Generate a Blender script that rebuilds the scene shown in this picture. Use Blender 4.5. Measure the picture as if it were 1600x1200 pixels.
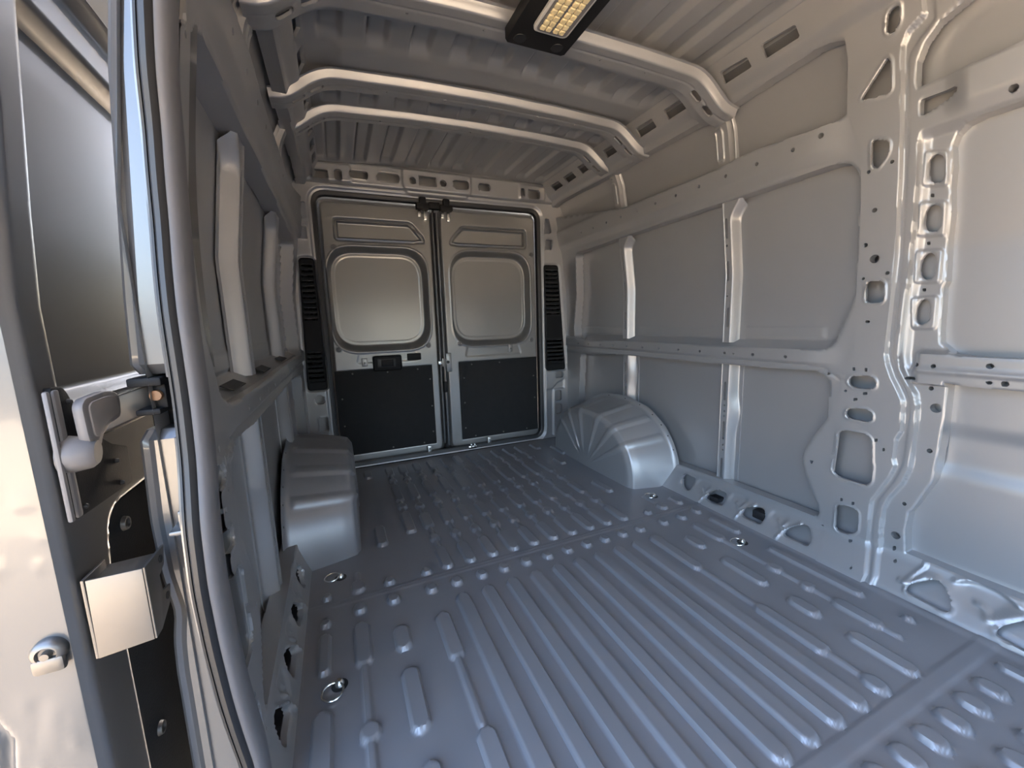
import bpy, bmesh, math, random
import numpy as np
from mathutils import Vector, Matrix

for o in list(bpy.data.objects): bpy.data.objects.remove(o)
S = bpy.context.scene
COL = S.collection

# ------------------------------------------------------------------ camera
YAW, PITCH, ROLL, FOC = 0.4034, 0.152, -0.0316, 629.84
def cam_axes():
    cy, sy, cp, sp = math.cos(YAW), math.sin(YAW), math.cos(PITCH), math.sin(PITCH)
    d = Vector((sy*cp, cy*cp, -sp)); r = Vector((cy, -sy, 0)); u = r.cross(d)
    c, s = math.cos(ROLL), math.sin(ROLL)
    return c*r+s*u, -s*r+c*u, d
cd = bpy.data.cameras.new('camera'); cam = bpy.data.objects.new('camera', cd); COL.objects.link(cam)
r_, u_, d_ = cam_axes()
M3 = Matrix((r_, u_, -d_)).transposed()
cam.matrix_world = Matrix.Translation((0, 0, 0.94)) @ M3.to_4x4()
cd.sensor_width = 36.0; cd.lens = FOC/1600*36.0; cd.clip_start = 0.02
S.camera = cam

# ------------------------------------------------------------------ world, sun, exposure
W = bpy.data.worlds.new('World'); S.world = W; W.use_nodes = True
nt = W.node_tree; nt.nodes.clear()
sky = nt.nodes.new('ShaderNodeTexSky'); sky.sky_type = 'NISHITA'
sky.sun_disc = False; sky.sun_elevation = math.radians(48); sky.sun_rotation = math.radians(20)
sky.air_density = 1.0; sky.dust_density = 4.0; sky.ozone_density = 0.6
bg = nt.nodes.new('ShaderNodeBackground'); bg.inputs['Strength'].default_value = 0.22
out = nt.nodes.new('ShaderNodeOutputWorld')
nt.links.new(sky.outputs[0], bg.inputs[0]); nt.links.new(bg.outputs[0], out.inputs[0])
sl = bpy.data.lights.new('sun', 'SUN'); sl.energy = 5.5; sl.angle = 0.01; sl.color = (1.0, 0.93, 0.82)
sun = bpy.data.objects.new('sun', sl); COL.objects.link(sun)
SUN_DIR = Vector((0.85, 0.40, 0.85)).normalized()     # towards the sun: behind the van, over its far side
sun.rotation_euler = SUN_DIR.to_track_quat('Z', 'Y').to_euler()
S.view_settings.view_transform = 'Standard'; S.view_settings.look = 'None'
S.view_settings.exposure = 3.5; S.view_settings.gamma = 1.0; S.view_settings.use_curve_mapping = False
try:
    S.cycles.use_denoising = True
    S.cycles.max_bounces = 12; S.cycles.diffuse_bounces = 8; S.cycles.glossy_bounces = 6
    S.cycles.sample_clamp_indirect = 8.0
except Exception: pass

# ------------------------------------------------------------------ materials
def mat(name, col, rough=.5, metal=0., bump=0., bscale=60., var=0., vscale=4., coat=0., coat_r=.1, spec=.5, emit=None):
    m = bpy.data.materials.new(name); m.use_nodes = True
    t = m.node_tree; b = t.nodes['Principled BSDF']
    b.inputs['Base Color'].default_value = (*col, 1); b.inputs['Roughness'].default_value = rough
    b.inputs['Metallic'].default_value = metal; b.inputs['Specular IOR Level'].default_value = spec
    b.inputs['Coat Weight'].default_value = coat; b.inputs['Coat Roughness'].default_value = coat_r
    tc = t.nodes.new('ShaderNodeTexCoord')
    if var:
        n = t.nodes.new('ShaderNodeTexNoise'); n.inputs['Scale'].default_value = vscale; n.inputs['Detail'].default_value = 4
        rp = t.nodes.new('ShaderNodeMapRange'); rp.inputs[3].default_value = 1-var; rp.inputs[4].default_value = 1+var
        mx = t.nodes.new('ShaderNodeMix'); mx.data_type = 'RGBA'; mx.blend_type = 'MULTIPLY'; mx.inputs[0].default_value = 1
        mx.inputs[6].default_value = (*col, 1)
        t.links.new(tc.outputs['Object'], n.inputs['Vector']); t.links.new(n.outputs[0], rp.inputs[0])
        t.links.new(rp.outputs[0], mx.inputs[7]); t.links.new(mx.outputs[2], b.inputs['Base Color'])
    if bump:
        n = t.nodes.new('ShaderNodeTexNoise'); n.inputs['Scale'].default_value = bscale; n.inputs['Detail'].default_value = 3
        bp = t.nodes.new('ShaderNodeBump'); bp.inputs['Strength'].default_value = bump; bp.inputs['Distance'].default_value = .002
        t.links.new(tc.outputs['Object'], n.inputs['Vector']); t.links.new(n.outputs[0], bp.inputs['Height'])
        t.links.new(bp.outputs[0], b.inputs['Normal'])
    if emit:
        b.inputs['Emission Color'].default_value = (*emit[0], 1); b.inputs['Emission Strength'].default_value = emit[1]
    return m
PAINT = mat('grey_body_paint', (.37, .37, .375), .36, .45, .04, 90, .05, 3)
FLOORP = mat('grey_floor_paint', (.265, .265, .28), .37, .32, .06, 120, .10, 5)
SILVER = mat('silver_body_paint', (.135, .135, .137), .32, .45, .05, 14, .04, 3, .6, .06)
DOORIN = mat('shaded_body_paint', (.30, .295, .285), .28, .60, .03, 60, .04, 3)  # rear-door copy of the body grey, shade put into its colour
BLACKP = mat('black_plastic', (.010, .010, .011), .6, 0, .15, 300, spec=.3)
BOARD = mat('black_fibre_board', (.013, .013, .014), .8, 0, .4, 260, .25, 30)
RUBBER = mat('black_rubber', (.018, .018, .02), .45)
GREYRUB = mat('grey_rubber_bulb', (.15, .147, .155), .42, 0, .05, 200)
STEEL = mat('bare_steel', (.19, .18, .17), .42, .85, .08, 30, .12, 18)
CHROME = mat('zinc_plated_steel', (.75, .74, .70), .22, 1)
GREYPL = mat('grey_plastic', (.17, .16, .16), .45, 0, .05, 150)
LENS = mat('frosted_lens', (.55, .53, .50), .35)
LED = mat('led_chip_yellow', (.80, .66, .38), .4)
CONC = mat('sunlit_concrete', (.50, .395, .27), .9, 0, .3, 20, .12, 2)

# ------------------------------------------------------------------ helpers
def ss(t): t = np.clip(t, 0, 1); return t*t*(3-2*t)
def sdf_poly(P, U, V, margin=.08):
    P = np.asarray(P, float); out_ = np.full(U.shape, -margin)
    lo, hi = P.min(0)-margin, P.max(0)+margin
    m = (U >= lo[0]) & (U <= hi[0]) & (V >= lo[1]) & (V <= hi[1])
    if not m.any(): return out_
    x, y = U[m], V[m]; d = np.full(x.shape, 1e9); ins = np.zeros(x.shape, bool)
    for a, b in zip(P, np.roll(P, -1, 0)):
        e = b-a; L = max(e@e, 1e-12); t = np.clip(((x-a[0])*e[0]+(y-a[1])*e[1])/L, 0, 1)
        d = np.minimum(d, (x-a[0]-t*e[0])**2+(y-a[1]-t*e[1])**2)
        c = (a[1] > y) != (b[1] > y)
        if abs(e[1]) > 1e-12: ins ^= c & (x < a[0]+(y-a[1])/e[1]*e[0])
    d = np.sqrt(d); out_[m] = np.where(ins, d, -d); return out_
def fillet(P, r, n=5):
    P = [np.array(p, float) for p in P]; o = []; N = len(P)
    for i in range(N):
        a, b, c = P[i-1], P[i], P[(i+1) % N]
        va, vc = a-b, c-b; la, lc = np.linalg.norm(va), np.linalg.norm(vc)
        if la < 1e-9 or lc < 1e-9: continue
        k = min(r, la*.48, lc*.48); p0, p1 = b+va/la*k, b+vc/lc*k
        for j in range(n+1):
            t = j/n; o.append((1-t)**2*p0+2*t*(1-t)*b+t*t*p1)
    return np.array(o)
def rect(x0, y0, x1, y1): return [(x0, y0), (x1, y0), (x1, y1), (x0, y1)]
def circ(x, y, r, n=14, ry=None): return [(x+r*math.cos(2*math.pi*i/n), y+(ry or r)*math.sin(2*math.pi*i/n)) for i in range(n)]
def stad(x0, x1, z0, z1):
    r = min(x1-x0, z1-z0)/2; return fillet(rect(x0, z0, x1, z1), r, 6)

def new_mesh(name, verts, faces, m, parent=None, smooth=True, angle=55, mats=None, fm=None):
    me = bpy.data.meshes.new(name)
    if isinstance(faces, np.ndarray):
        v = np.asarray(verts, np.float32); me.vertices.add(len(v)); me.vertices.foreach_set('co', v.ravel())
        k = faces.shape[1]; me.loops.add(faces.size); me.loops.foreach_set('vertex_index', faces.ravel().astype(np.int32))
        me.polygons.add(len(faces)); me.polygons.foreach_set('loop_start', np.arange(0, faces.size, k, dtype=np.int32))
        me.update(calc_edges=True)
    else:
        me.from_pydata([tuple(map(float, p)) for p in verts], [], faces); me.update()
    me.materials.append(m)
    me.validate()
    if smooth:
        me.polygons.foreach_set('use_smooth', np.ones(len(me.polygons), bool))
        try: me.set_sharp_from_angle(angle=math.radians(angle))
        except Exception: pass
    o = bpy.data.objects.new(name, me); COL.objects.link(o)
    if parent: o.parent = parent
    return o

def axis(*segs):
    a = []
    for s, e, st in segs:
        n = max(1, int(round((e-s)/st))); a += list(np.linspace(s, e, n+1)[:-1])
    a.append(segs[-1][1]); return np.array(a)

class Sheet:
    """Pressed sheet metal: a grid with stamped heights H and cut openings K (K > 0 is metal)."""
    def __init__(s, u, v):
        s.u, s.v = np.asarray(u), np.asarray(v); s.U, s.V = np.meshgrid(s.u, s.v, indexing='ij')
        s.H = np.zeros(s.U.shape); s.K = np.full(s.U.shape, 1.); s.D = np.full(s.U.shape, .006); s.du = np.median(np.diff(s.u))
    def cut(s, P, depth=.006, rim=0., r=0.):
        if r: P = fillet(P, r)
        k = -sdf_poly(P, s.U, s.V)
        near = k < .012; s.D = np.where(near, depth, s.D)
        if rim: t = np.clip((rim-k)/rim, 0, 1); s.H -= rim*(1-np.sqrt(np.clip(1-t*t, 0, 1)))*(k < rim)
        s.K = np.minimum(s.K, np.where(k >= .08-1e-9, 1., k)); return k
    def keep(s, P, r=0.):
        if r: P = fillet(P, r)
        k = sdf_poly(P, s.U, s.V); s.K = np.minimum(s.K, np.where(k > .06, 1., k))
    def emboss(s, P, h, w, r=0.):
        if r: P = fillet(P, r)
        s.H += h*ss((sdf_poly(P, s.U, s.V)+w/2)/w)
    def ridge(s, P, h, w, close=True):
        k = np.abs(sdf_poly(P, s.U, s.V)); s.H += h*ss(1-k/w)
    def line(s, P, h, w):
        P = np.asarray(P, float); lo, hi = P.min(0)-2*w, P.max(0)+2*w
        m = (s.U >= lo[0]) & (s.U <= hi[0]) & (s.V >= lo[1]) & (s.V <= hi[1]); x, y = s.U[m], s.V[m]; d = np.full(x.shape, 9.)
        for a, b in zip(P, P[1:]):
            e = b-a; t = np.clip(((x-a[0])*e[0]+(y-a[1])*e[1])/(e@e), 0, 1); d = np.minimum(d, np.hypot(x-a[0]-t*e[0], y-a[1]-t*e[1]))
        s.H[m] += h*ss(1-d/w)
    def data(s, fmap):
        U, V, H, K = s.U.copy(), s.V.copy(), s.H, s.K
        kc = (K[:-1, :-1]+K[1:, :-1]+K[:-1, 1:]+K[1:, 1:])/4
        F = kc > 0
        touch_k = np.zeros(U.shape, bool); touch_r = np.zeros(U.shape, bool)
        for a in (slice(0, -1), slice(1, None)):
            for b in (slice(0, -1), slice(1, None)):
                touch_k[a, b] |= F; touch_r[a, b] |= ~F
        bd = touch_k & touch_r
        gu = np.gradient(K, s.u, axis=0); gv = np.gradient(K, s.v, axis=1); g = np.sqrt(gu*gu+gv*gv)+1e-6
        su = np.gradient(s.u)[:, None]; sv = np.gradient(s.v)[None, :]; lim = .75*np.minimum(su, sv)+0*U
        d = np.clip(-K/np.maximum(g, .5), -lim, lim)
        U[bd] += (d*gu/g)[bd]; V[bd] += (d*gv/g)[bd]
        nu, nv = U.shape; idx = np.arange(nu*nv).reshape(nu, nv)
        fi, fj = np.nonzero(F)
        q = np.stack([idx[fi, fj], idx[fi+1, fj], idx[fi+1, fj+1], idx[fi, fj+1]], 1)
        # rim: extrude the cut edges
        e = []
        Fp = np.zeros((nu+1, nv+1), bool); Fp[1:-1, 1:-1] = F   # Fp[i+1,j+1] = F[i,j]
        a, b = np.nonzero(F & ~Fp[:-2, 1:-1]); a, b = a[a > 0], b[a > 0]; e.append(np.stack([idx[a, b], idx[a, b+1]], 1))
        a, b = np.nonzero(F & ~Fp[2:, 1:-1]); m = a < nu-2; a, b = a[m], b[m]; e.append(np.stack([idx[a+1, b+1], idx[a+1, b]], 1))
        a, b = np.nonzero(F & ~Fp[1:-1, :-2]); m = b > 0; a, b = a[m], b[m]; e.append(np.stack([idx[a+1, b], idx[a, b]], 1))
        a, b = np.nonzero(F & ~Fp[1:-1, 2:]); m = b < nv-2; a, b = a[m], b[m]; e.append(np.stack([idx[a, b+1], idx[a+1, b+1]], 1))
        e = np.concatenate(e) if e else np.zeros((0, 2), int)
        P = np.stack(fmap(U.ravel(), V.ravel(), H.ravel()), 1)
        P2 = np.stack(fmap(U.ravel(), V.ravel(), (H-s.D).ravel()), 1)
        ev = np.unique(e); mp = {int(x): i for i, x in enumerate(ev)}
        lut = np.zeros(nu*nv, int); lut[ev] = np.arange(len(ev))
        q2 = np.stack([e[:, 1], e[:, 0], len(P)+lut[e[:, 0]], len(P)+lut[e[:, 1]]], 1) if len(e) else np.zeros((0, 4), int)
        verts = np.concatenate([P, P2[ev]]) if len(ev) else P
        faces = np.concatenate([q, q2]); cen_src = np.concatenate([q[:, 0], e[:, 0]]) if len(e) else q[:, 0]
        cen = np.stack([U.ravel()[cen_src], V.ravel()[cen_src]], 1)
        return verts, faces, cen
def compact(verts, faces):
    u = np.unique(faces); lut = np.zeros(len(verts), int); lut[u] = np.arange(len(u)); return verts[u], lut[faces]
def put(name, vf, m, parent=None, sel=None, mirror=None, flip=False, angle=55):
    v, f, c = vf
    if sel is not None: f = f[sel(c[:, 0], c[:, 1])]
    if not len(f): return None
    v, f = compact(v, f)
    if mirror is not None: v = v.copy(); v[:, 0] = mirror-v[:, 0]-np.where(v[:, 2] < .125, .55*(1.69-Xr(v[:, 2])), 0); f = f[:, ::-1]
    if flip: f = f[:, ::-1]
    return new_mesh(name, v, f, m, parent, angle=angle)

class MB:
    def __init__(s): s.bm = bmesh.new()
    def box(s, lo, hi, bev=0., seg=2):
        g = bmesh.ops.create_cube(s.bm, size=1)['verts']
        for v in g: v.co = Vector([lo[i]+(v.co[i]+.5)*(hi[i]-lo[i]) for i in range(3)])
        if bev:
            es = list({e for v in g for e in v.link_edges})
            bmesh.ops.bevel(s.bm, geom=es, offset=bev, segments=seg, profile=.5, affect='EDGES')
        return s
    def prism(s, P3, ext, bev=0.):
        """closed planar loop P3 (3-D points) extruded by the vector ext"""
        n = len(P3); ext = Vector(ext)
        a = [s.bm.verts.new(Vector(p)) for p in P3]; b = [s.bm.verts.new(Vector(p)+ext) for p in P3]
        fs = [s.bm.faces.new(a), s.bm.faces.new(b[::-1])]
        for i in range(n): fs.append(s.bm.faces.new([a[i], b[i], b[(i+1) % n], a[(i+1) % n]][::-1]))
        bmesh.ops.recalc_face_normals(s.bm, faces=fs)
        if bev:
            es = [e for e in fs[1].edges]+[e for e in fs[0].edges]
            bmesh.ops.bevel(s.bm, geom=es, offset=bev, segments=2, profile=.5, affect='EDGES')
        return s
    def tube(s, pts, r, n=10, close=False, cap=True):
        pts = [Vector(p) for p in pts]; N = len(pts); rings = []
        up = Vector((0, 0, 1)); prev = None
        for i, p in enumerate(pts):
            t = (pts[(i+1) % N]-pts[i-1]) if close else (pts[min(i+1, N-1)]-pts[max(i-1, 0)])
            t.normalize()
            if prev is None: a = t.orthogonal().normalized()
            else: a = (prev-t*prev.dot(t)).normalized()
            prev = a; b = t.cross(a); rr = r[i] if hasattr(r, '__len__') else r
            rings.append([s.bm.verts.new(p+a*rr*math.cos(2*math.pi*k/n)+b*rr*math.sin(2*math.pi*k/n)) for k in range(n)])
        for i in range(N if close else N-1):
            A, B = rings[i], rings[(i+1) % N]
            for k in range(n): s.bm.faces.new([A[k], A[(k+1) % n], B[(k+1) % n], B[k]])
        if cap and not close: s.bm.faces.new(rings[0][::-1]); s.bm.faces.new(rings[-1])
        return s
    def lathe(s, prof, origin, ax, n=20):
        ax = Vector(ax).normalized(); a = ax.orthogonal().normalized(); b = ax.cross(a); o = Vector(origin); R = []
        for r, h in prof:
            R.append([s.bm.verts.new(o+ax*h+(a*math.cos(2*math.pi*k/n)+b*math.sin(2*math.pi*k/n))*max(r, 1e-5)) for k in range(n)])
        for A, B in zip(R, R[1:]):
            for k in range(n): s.bm.faces.new([A[k], A[(k+1) % n], B[(k+1) % n], B[k]])
        return s
    def sweep(s, path, prof, close=False):
        """path: list of (point, a, b) frames; prof: (x, y) closed loop in that frame"""
        R = [[s.bm.verts.new(Vector(p)+Vector(a)*x+Vector(b)*y) for x, y in prof] for p, a, b in path]
        n = len(prof); N = len(R)
        for i in range(N if close else N-1):
            A, B = R[i], R[(i+1) % N]
            for k in range(n): s.bm.faces.new([A[k], A[(k+1) % n], B[(k+1) % n], B[k]])
        if not close: s.bm.faces.new(R[0][::-1]); s.bm.faces.new(R[-1])
        return s
    def obj(s, name, m, parent=None, angle=40, smooth=True):
        bmesh.ops.recalc_face_normals(s.bm, faces=s.bm.faces[:])
        me = bpy.data.meshes.new(name); s.bm.to_mesh(me); s.bm.free(); me.materials.append(m)
        if smooth:
            me.polygons.foreach_set('use_smooth', np.ones(len(me.polygons), bool)); me.set_sharp_from_angle(angle=math.radians(angle))
        o = bpy.data.objects.new(name, me); COL.objects.link(o)
        if parent: o.parent = parent
        return o
def tag(o, label=None, cat=None, group=None, kind=None):
    if label: o['label'] = label
    if cat: o['category'] = cat
    if group: o['group'] = group
    if kind: o['kind'] = kind
    return o
def root(name, loc=(0, 0, 0), **k):
    o = bpy.data.objects.new(name, None); COL.objects.link(o); o.location = loc; o.empty_display_size = .1
    bpy.context.view_layer.update()
    return tag(o, **k)
def adopt(child, parent):
    child.parent = parent; child.matrix_parent_inverse = parent.matrix_world.inverted()

DATA = {
'L1': [[0.7014,1.7567],[0.7378,1.7371],[0.7513,1.7088],[0.7524,1.6724],[0.7506,1.6188],[0.7517,1.5657],[0.75,1.434],[0.7493,1.4297],[0.7488,1.3452],[0.7514,1.1737],[0.7517,1.0737],[0.7511,0.9917],[0.7504,0.8871],[0.7516,0.8231],[0.7497,0.7887],[0.7425,0.7589],[0.7267,0.7171],[0.7102,0.6846],[0.7062,0.6766],[0.6916,0.6444],[0.6886,0.5931],[0.6866,0.5412],[0.698,0.5096],[0.6987,0.4714],[0.698,0.4401],[0.6917,0.4195],[0.7033,0.3745],[0.7456,0.2735],[0.7463,0.2478],[0.7453,0.1192],[0.7101,0.0279]],
'L2': [[0.6849,1.7377],[0.7157,1.7107],[0.7377,1.6831],[0.7421,1.6559],[0.7404,1.5606],[0.7389,1.4339],[0.7382,1.4292],[0.7377,1.3417],[0.7403,1.2296],[0.7426,1.1524],[0.7416,1.0724],[0.7383,0.9908],[0.7367,0.887],[0.7396,0.8236],[0.7379,0.7851],[0.7236,0.739],[0.7204,0.7222],[0.6967,0.6822],[0.6806,0.642],[0.677,0.5739],[0.6757,0.4869],[0.6772,0.4287],[0.6954,0.3636],[0.7312,0.2794],[0.7325,0.26],[0.7396,0.1996],[0.7357,0.1242],[0.7001,0.0225]],
'L3': [[0.6251,1.7424],[0.6735,1.7246],[0.7028,1.6928],[0.7177,1.6542],[0.7198,1.6037],[0.719,1.4934],[0.7202,1.4349]],
'L4': [[0.682,1.4931],[0.7064,1.4649],[0.7117,1.4317],[0.7111,1.4051],[0.7104,1.3513],[0.7116,1.2971],[0.7143,1.2046],[0.7178,1.1285],[0.7151,1.0292],[0.7179,0.9893],[0.7182,0.8662],[0.7171,0.7907],[0.7093,0.749],[0.6892,0.7087],[0.6663,0.6697],[0.6582,0.6332],[0.6552,0.5487],[0.6566,0.4573],[0.6578,0.4172],[0.6713,0.3633],[0.7035,0.2955],[0.7142,0.2533],[0.7135,0.2369],[0.7157,0.1791],[0.7083,0.0912],[0.6864,0.0293]],
'L5': [[0.6639,0.7118],[0.6447,0.673],[0.6362,0.6413],[0.6356,0.5408],[0.6363,0.4462],[0.6413,0.3965],[0.6628,0.3439],[0.6886,0.2877],[0.6897,0.2598],[0.6938,0.1898],[0.6937,0.1459],[0.6691,0.0479]],
'L6': [[0.5955,0.7162],[0.5934,0.6044],[0.5967,0.484],[0.6003,0.3939],[0.62,0.3385],[0.6405,0.2808],[0.6496,0.2654],[0.6524,0.1978],[0.6464,0.0991]],
'L7': [[0.5927,1.4583],[0.626,1.4509],[0.6457,1.433],[0.6535,1.4059],[0.6484,1.3485],[0.6508,1.2938],[0.6463,1.2255],[0.6497,1.1428],[0.6431,1.0219],[0.6486,1.0034],[0.6446,0.9453],[0.6428,0.8789]],
'seam': [[0.8778,1.7794],[0.8902,1.5947],[0.851,1.4747],[0.8478,1.2957],[0.8506,1.0648],[0.846,0.9634],[0.8416,0.8648],[0.8422,0.8012],[0.849,0.7639],[0.871,0.7103],[0.8696,0.5904],[0.877,0.3898],[0.8801,0.3171],[0.8735,0.2625],[0.871,0.1744],[0.8705,0.0974],[0.8681,0.0762],[0.8555,0.0378]],
'bigholes': [[[0.7843,1.7571],[0.778,1.7967],[0.7667,1.8071],[0.7471,1.8057],[0.7504,1.7677],[0.7662,1.7508]],[[0.8558,1.6109],[0.7836,1.6964],[0.7754,1.6826],[0.7732,1.6106],[0.7808,1.5986]],[[0.8222,1.4862],[0.7759,1.4662],[0.7759,1.4312],[0.8028,1.3932],[0.8144,1.397],[0.8205,1.4086]],[[0.8217,1.0409],[0.7715,1.037],[0.7675,0.9762],[0.7764,0.9662],[0.818,0.9672]],[[0.847,0.6918],[0.8386,0.71],[0.7836,0.7161],[0.7648,0.7017],[0.7657,0.6793],[0.7797,0.6706],[0.8294,0.6706],[0.8419,0.6783]],[[0.8454,0.5732],[0.838,0.5914],[0.7828,0.5979],[0.764,0.5823],[0.7649,0.5629],[0.779,0.5534],[0.8317,0.5544],[0.8424,0.5618]],[[0.8656,0.4882],[0.8503,0.5067],[0.7771,0.5091],[0.7591,0.4914],[0.752,0.4093],[0.7487,0.4056],[0.7472,0.3447],[0.7612,0.3228],[0.8503,0.325],[0.8718,0.3405],[0.874,0.4059],[0.8659,0.4133]],[[0.8473,0.2166],[0.8066,0.2252],[0.7759,0.2188],[0.773,0.1414],[0.7977,0.1178],[0.8305,0.113],[0.8455,0.1229]]],
'ovals': [[[0.6906,1.3802],[0.6831,1.3933],[0.6719,1.3944],[0.6604,1.3851],[0.6547,1.3677],[0.655,1.3265],[0.6615,1.3145],[0.6726,1.3127],[0.6845,1.3216],[0.6895,1.3392]],[[0.6922,1.2368],[0.6845,1.2514],[0.673,1.2538],[0.6613,1.2453],[0.6563,1.2297],[0.6568,1.1882],[0.6654,1.1754],[0.677,1.1741],[0.6892,1.1823],[0.6945,1.2021]],[[0.6944,1.0936],[0.6868,1.1098],[0.6767,1.1139],[0.6647,1.1063],[0.6596,1.0884],[0.6591,1.0465],[0.6662,1.0339],[0.6779,1.0305],[0.6893,1.0384],[0.6952,1.0586]],[[0.6924,0.9475],[0.6858,0.9671],[0.6755,0.9724],[0.6653,0.9659],[0.6605,0.9499],[0.6592,0.9106],[0.6668,0.8948],[0.6787,0.8897],[0.6887,0.897],[0.6936,0.9153]]],
'pads': [[[0.6982,1.4109],[0.6495,1.3964],[0.6461,1.2994],[0.7008,1.3122]],[[0.7045,1.2676],[0.6458,1.2573],[0.6461,1.1575],[0.7062,1.1668]],[[0.7074,1.1248],[0.6476,1.1203],[0.6449,1.0191],[0.7044,1.0234]],[[0.7065,0.9772],[0.6456,0.9801],[0.6433,0.8781],[0.6993,0.8767]]],
'dots': [[0.7667,1.4013,0.0057],[0.828,1.3914,0.0057],[0.8275,1.3907,0.005],[0.809,1.2685,0.0073],[0.8325,1.1621,0.0073],[0.8043,1.1128,0.014],[0.7651,1.0619,0.0062],[0.831,1.0509,0.005],[0.852,0.6538,0.005],[0.9125,0.7112,0.005],[0.8865,0.6162,0.005],[0.852,0.6538,0.005],[0.7496,0.0288,0.0044],[0.6321,0.6913,0.0067],[0.615,0.6307,0.0146],[0.6169,0.4903,0.0073],[0.6621,0.291,0.0062],[0.6622,0.2917,0.0059],[0.6748,0.17,0.0132],[0.6603,0.0865,0.0051],[0.6635,0.7655,0.0062],[0.6223,0.765,0.0067],[0.5048,0.7752,0.0084],[0.4721,0.7285,0.0084],[0.522,1.489,0.0095],[0.491,0.8122,0.0067]],
'rects': [[[0.8133,0.908],[0.8004,0.9078],[0.7996,0.899],[0.8126,0.8992]],[[0.8372,0.7417],[0.8295,0.7424],[0.8285,0.731],[0.8363,0.7302]],[[0.8008,0.7427],[0.7933,0.7434],[0.7923,0.7314],[0.7997,0.7306]],[[0.7992,0.6573],[0.7861,0.6592],[0.7853,0.6493],[0.7983,0.6473]],[[0.8261,0.6313],[0.8133,0.6334],[0.8125,0.6233],[0.8252,0.6211]],[[0.7521,0.5001],[0.7431,0.5024],[0.7421,0.4899],[0.751,0.4875]],[[0.7273,0.4733],[0.7203,0.4752],[0.7192,0.4628],[0.7262,0.4608]],[[0.794,0.1018],[0.7829,0.1065],[0.7789,0.0983],[0.7899,0.0936]],[[0.8357,0.2464],[0.8282,0.2494],[0.8272,0.2371],[0.8347,0.234]],[[0.7992,0.2461],[0.791,0.2495],[0.79,0.2375],[0.7982,0.234]],[[0.6794,0.1282],[0.6701,0.1332],[0.6687,0.1177],[0.678,0.1126]],[[0.6953,0.722],[0.6636,0.7255],[0.6628,0.7173],[0.6946,0.7136]],[[0.5092,0.7326],[0.4966,0.7341],[0.4955,0.724],[0.5082,0.7224]],[[0.6851,1.2878],[0.6764,1.2853],[0.6759,1.2751],[0.6847,1.2776]],[[0.6879,1.1485],[0.6794,1.1469],[0.679,1.1371],[0.6875,1.1386]],[[0.6863,1.0055],[0.6773,1.0047],[0.6764,0.9952],[0.6854,0.9959]]],
'fronttri': [[0.7089,1.55],[0.6301,1.5475],[0.6255,1.5373],[0.6381,1.5283],[0.6982,1.5045],[0.708,1.5087]],
'midopen': [[2.6112,1.4215],[2.1569,1.4331],[1.4225,1.4451],[1.0684,1.4489],[0.9378,1.4521],[0.8834,1.4392],[0.857,1.4026],[0.851,1.353],[0.8606,1.1739],[0.8521,0.9903],[0.8931,0.8561],[0.906,0.8204],[0.9303,0.8014],[0.9703,0.7976],[1.183,0.7954],[1.4849,0.7937],[1.5654,0.7971],[2.1238,0.797],[2.6478,0.7901],[2.6931,0.8096],[2.7011,0.8932]],
'lowopen': [[1.4808,0.7116],[1.2222,0.7101],[0.9923,0.717],[0.9539,0.717],[0.9226,0.7035],[0.9071,0.6723],[0.9045,0.5989],[0.9034,0.5431],[0.915,0.5217],[0.9502,0.4569],[0.9789,0.3909],[0.9834,0.3518],[0.967,0.2974],[0.9329,0.2287],[0.9106,0.1839],[0.9031,0.1359],[1.2745,0.1335],[1.3748,0.1333],[1.6246,0.1234],[2.622,0.1234],[2.6519,0.1234],[2.6133,0.6853],[2.1225,0.7084],[1.3766,0.7076]],
'upopen': [[0.8795,1.7932],[0.9224,1.8107],[0.966,1.8167],[1.3121,1.7941],[1.7801,1.7946],[2.0503,1.7874],[2.7022,1.7989],[2.8719,1.777],[2.8931,1.729],[2.0445,1.5843],[1.3946,1.5819],[1.2502,1.596],[0.9735,1.5808],[0.9232,1.581],[0.8938,1.5873]],
'cantrects': [[[1.2952,1.9035],[1.1801,1.8952],[1.1699,1.8592],[1.2867,1.8577]],[[1.1246,1.9045],[1.0052,1.8972],[0.997,1.8588],[1.1157,1.8577]],[[1.798,1.9039],[1.681,1.9005],[1.6649,1.8568],[1.7824,1.8549]],[[1.602,1.9019],[1.4879,1.9002],[1.4714,1.8574],[1.5884,1.8553]],[[2.075,1.9019],[1.9674,1.9031],[1.9422,1.8579],[2.0579,1.8552]],[[2.3483,1.9031],[2.241,1.9017],[2.2123,1.8565],[2.3138,1.8537]],[[2.5265,1.9005],[2.4149,1.9002],[2.3857,1.8577],[2.4889,1.8532]],[[2.7007,1.8997],[2.5908,1.8986],[2.5557,1.8579],[2.6638,1.8535]]],
'raildots': [[0.8939,0.4474,0.0046],[0.9471,0.3539,0.0087],[0.8914,0.2797,0.0052],[0.8855,0.1112,0.0046],[0.9124,0.7108,0.0052],[0.8858,0.6161,0.0052],[2.5488,0.7273,0.0045],[2.3599,0.7273,0.0045],[2.1553,0.7266,0.0045],[1.9529,0.7258,0.0045],[1.7502,0.7253,0.0045],[1.5473,0.7255,0.0045],[1.3447,0.7249,0.0045],[1.142,0.725,0.0045],[1.3088,0.7643,0.0052],[0.9428,0.7705,0.0045],[0.9666,1.5531,0.0091]],
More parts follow.
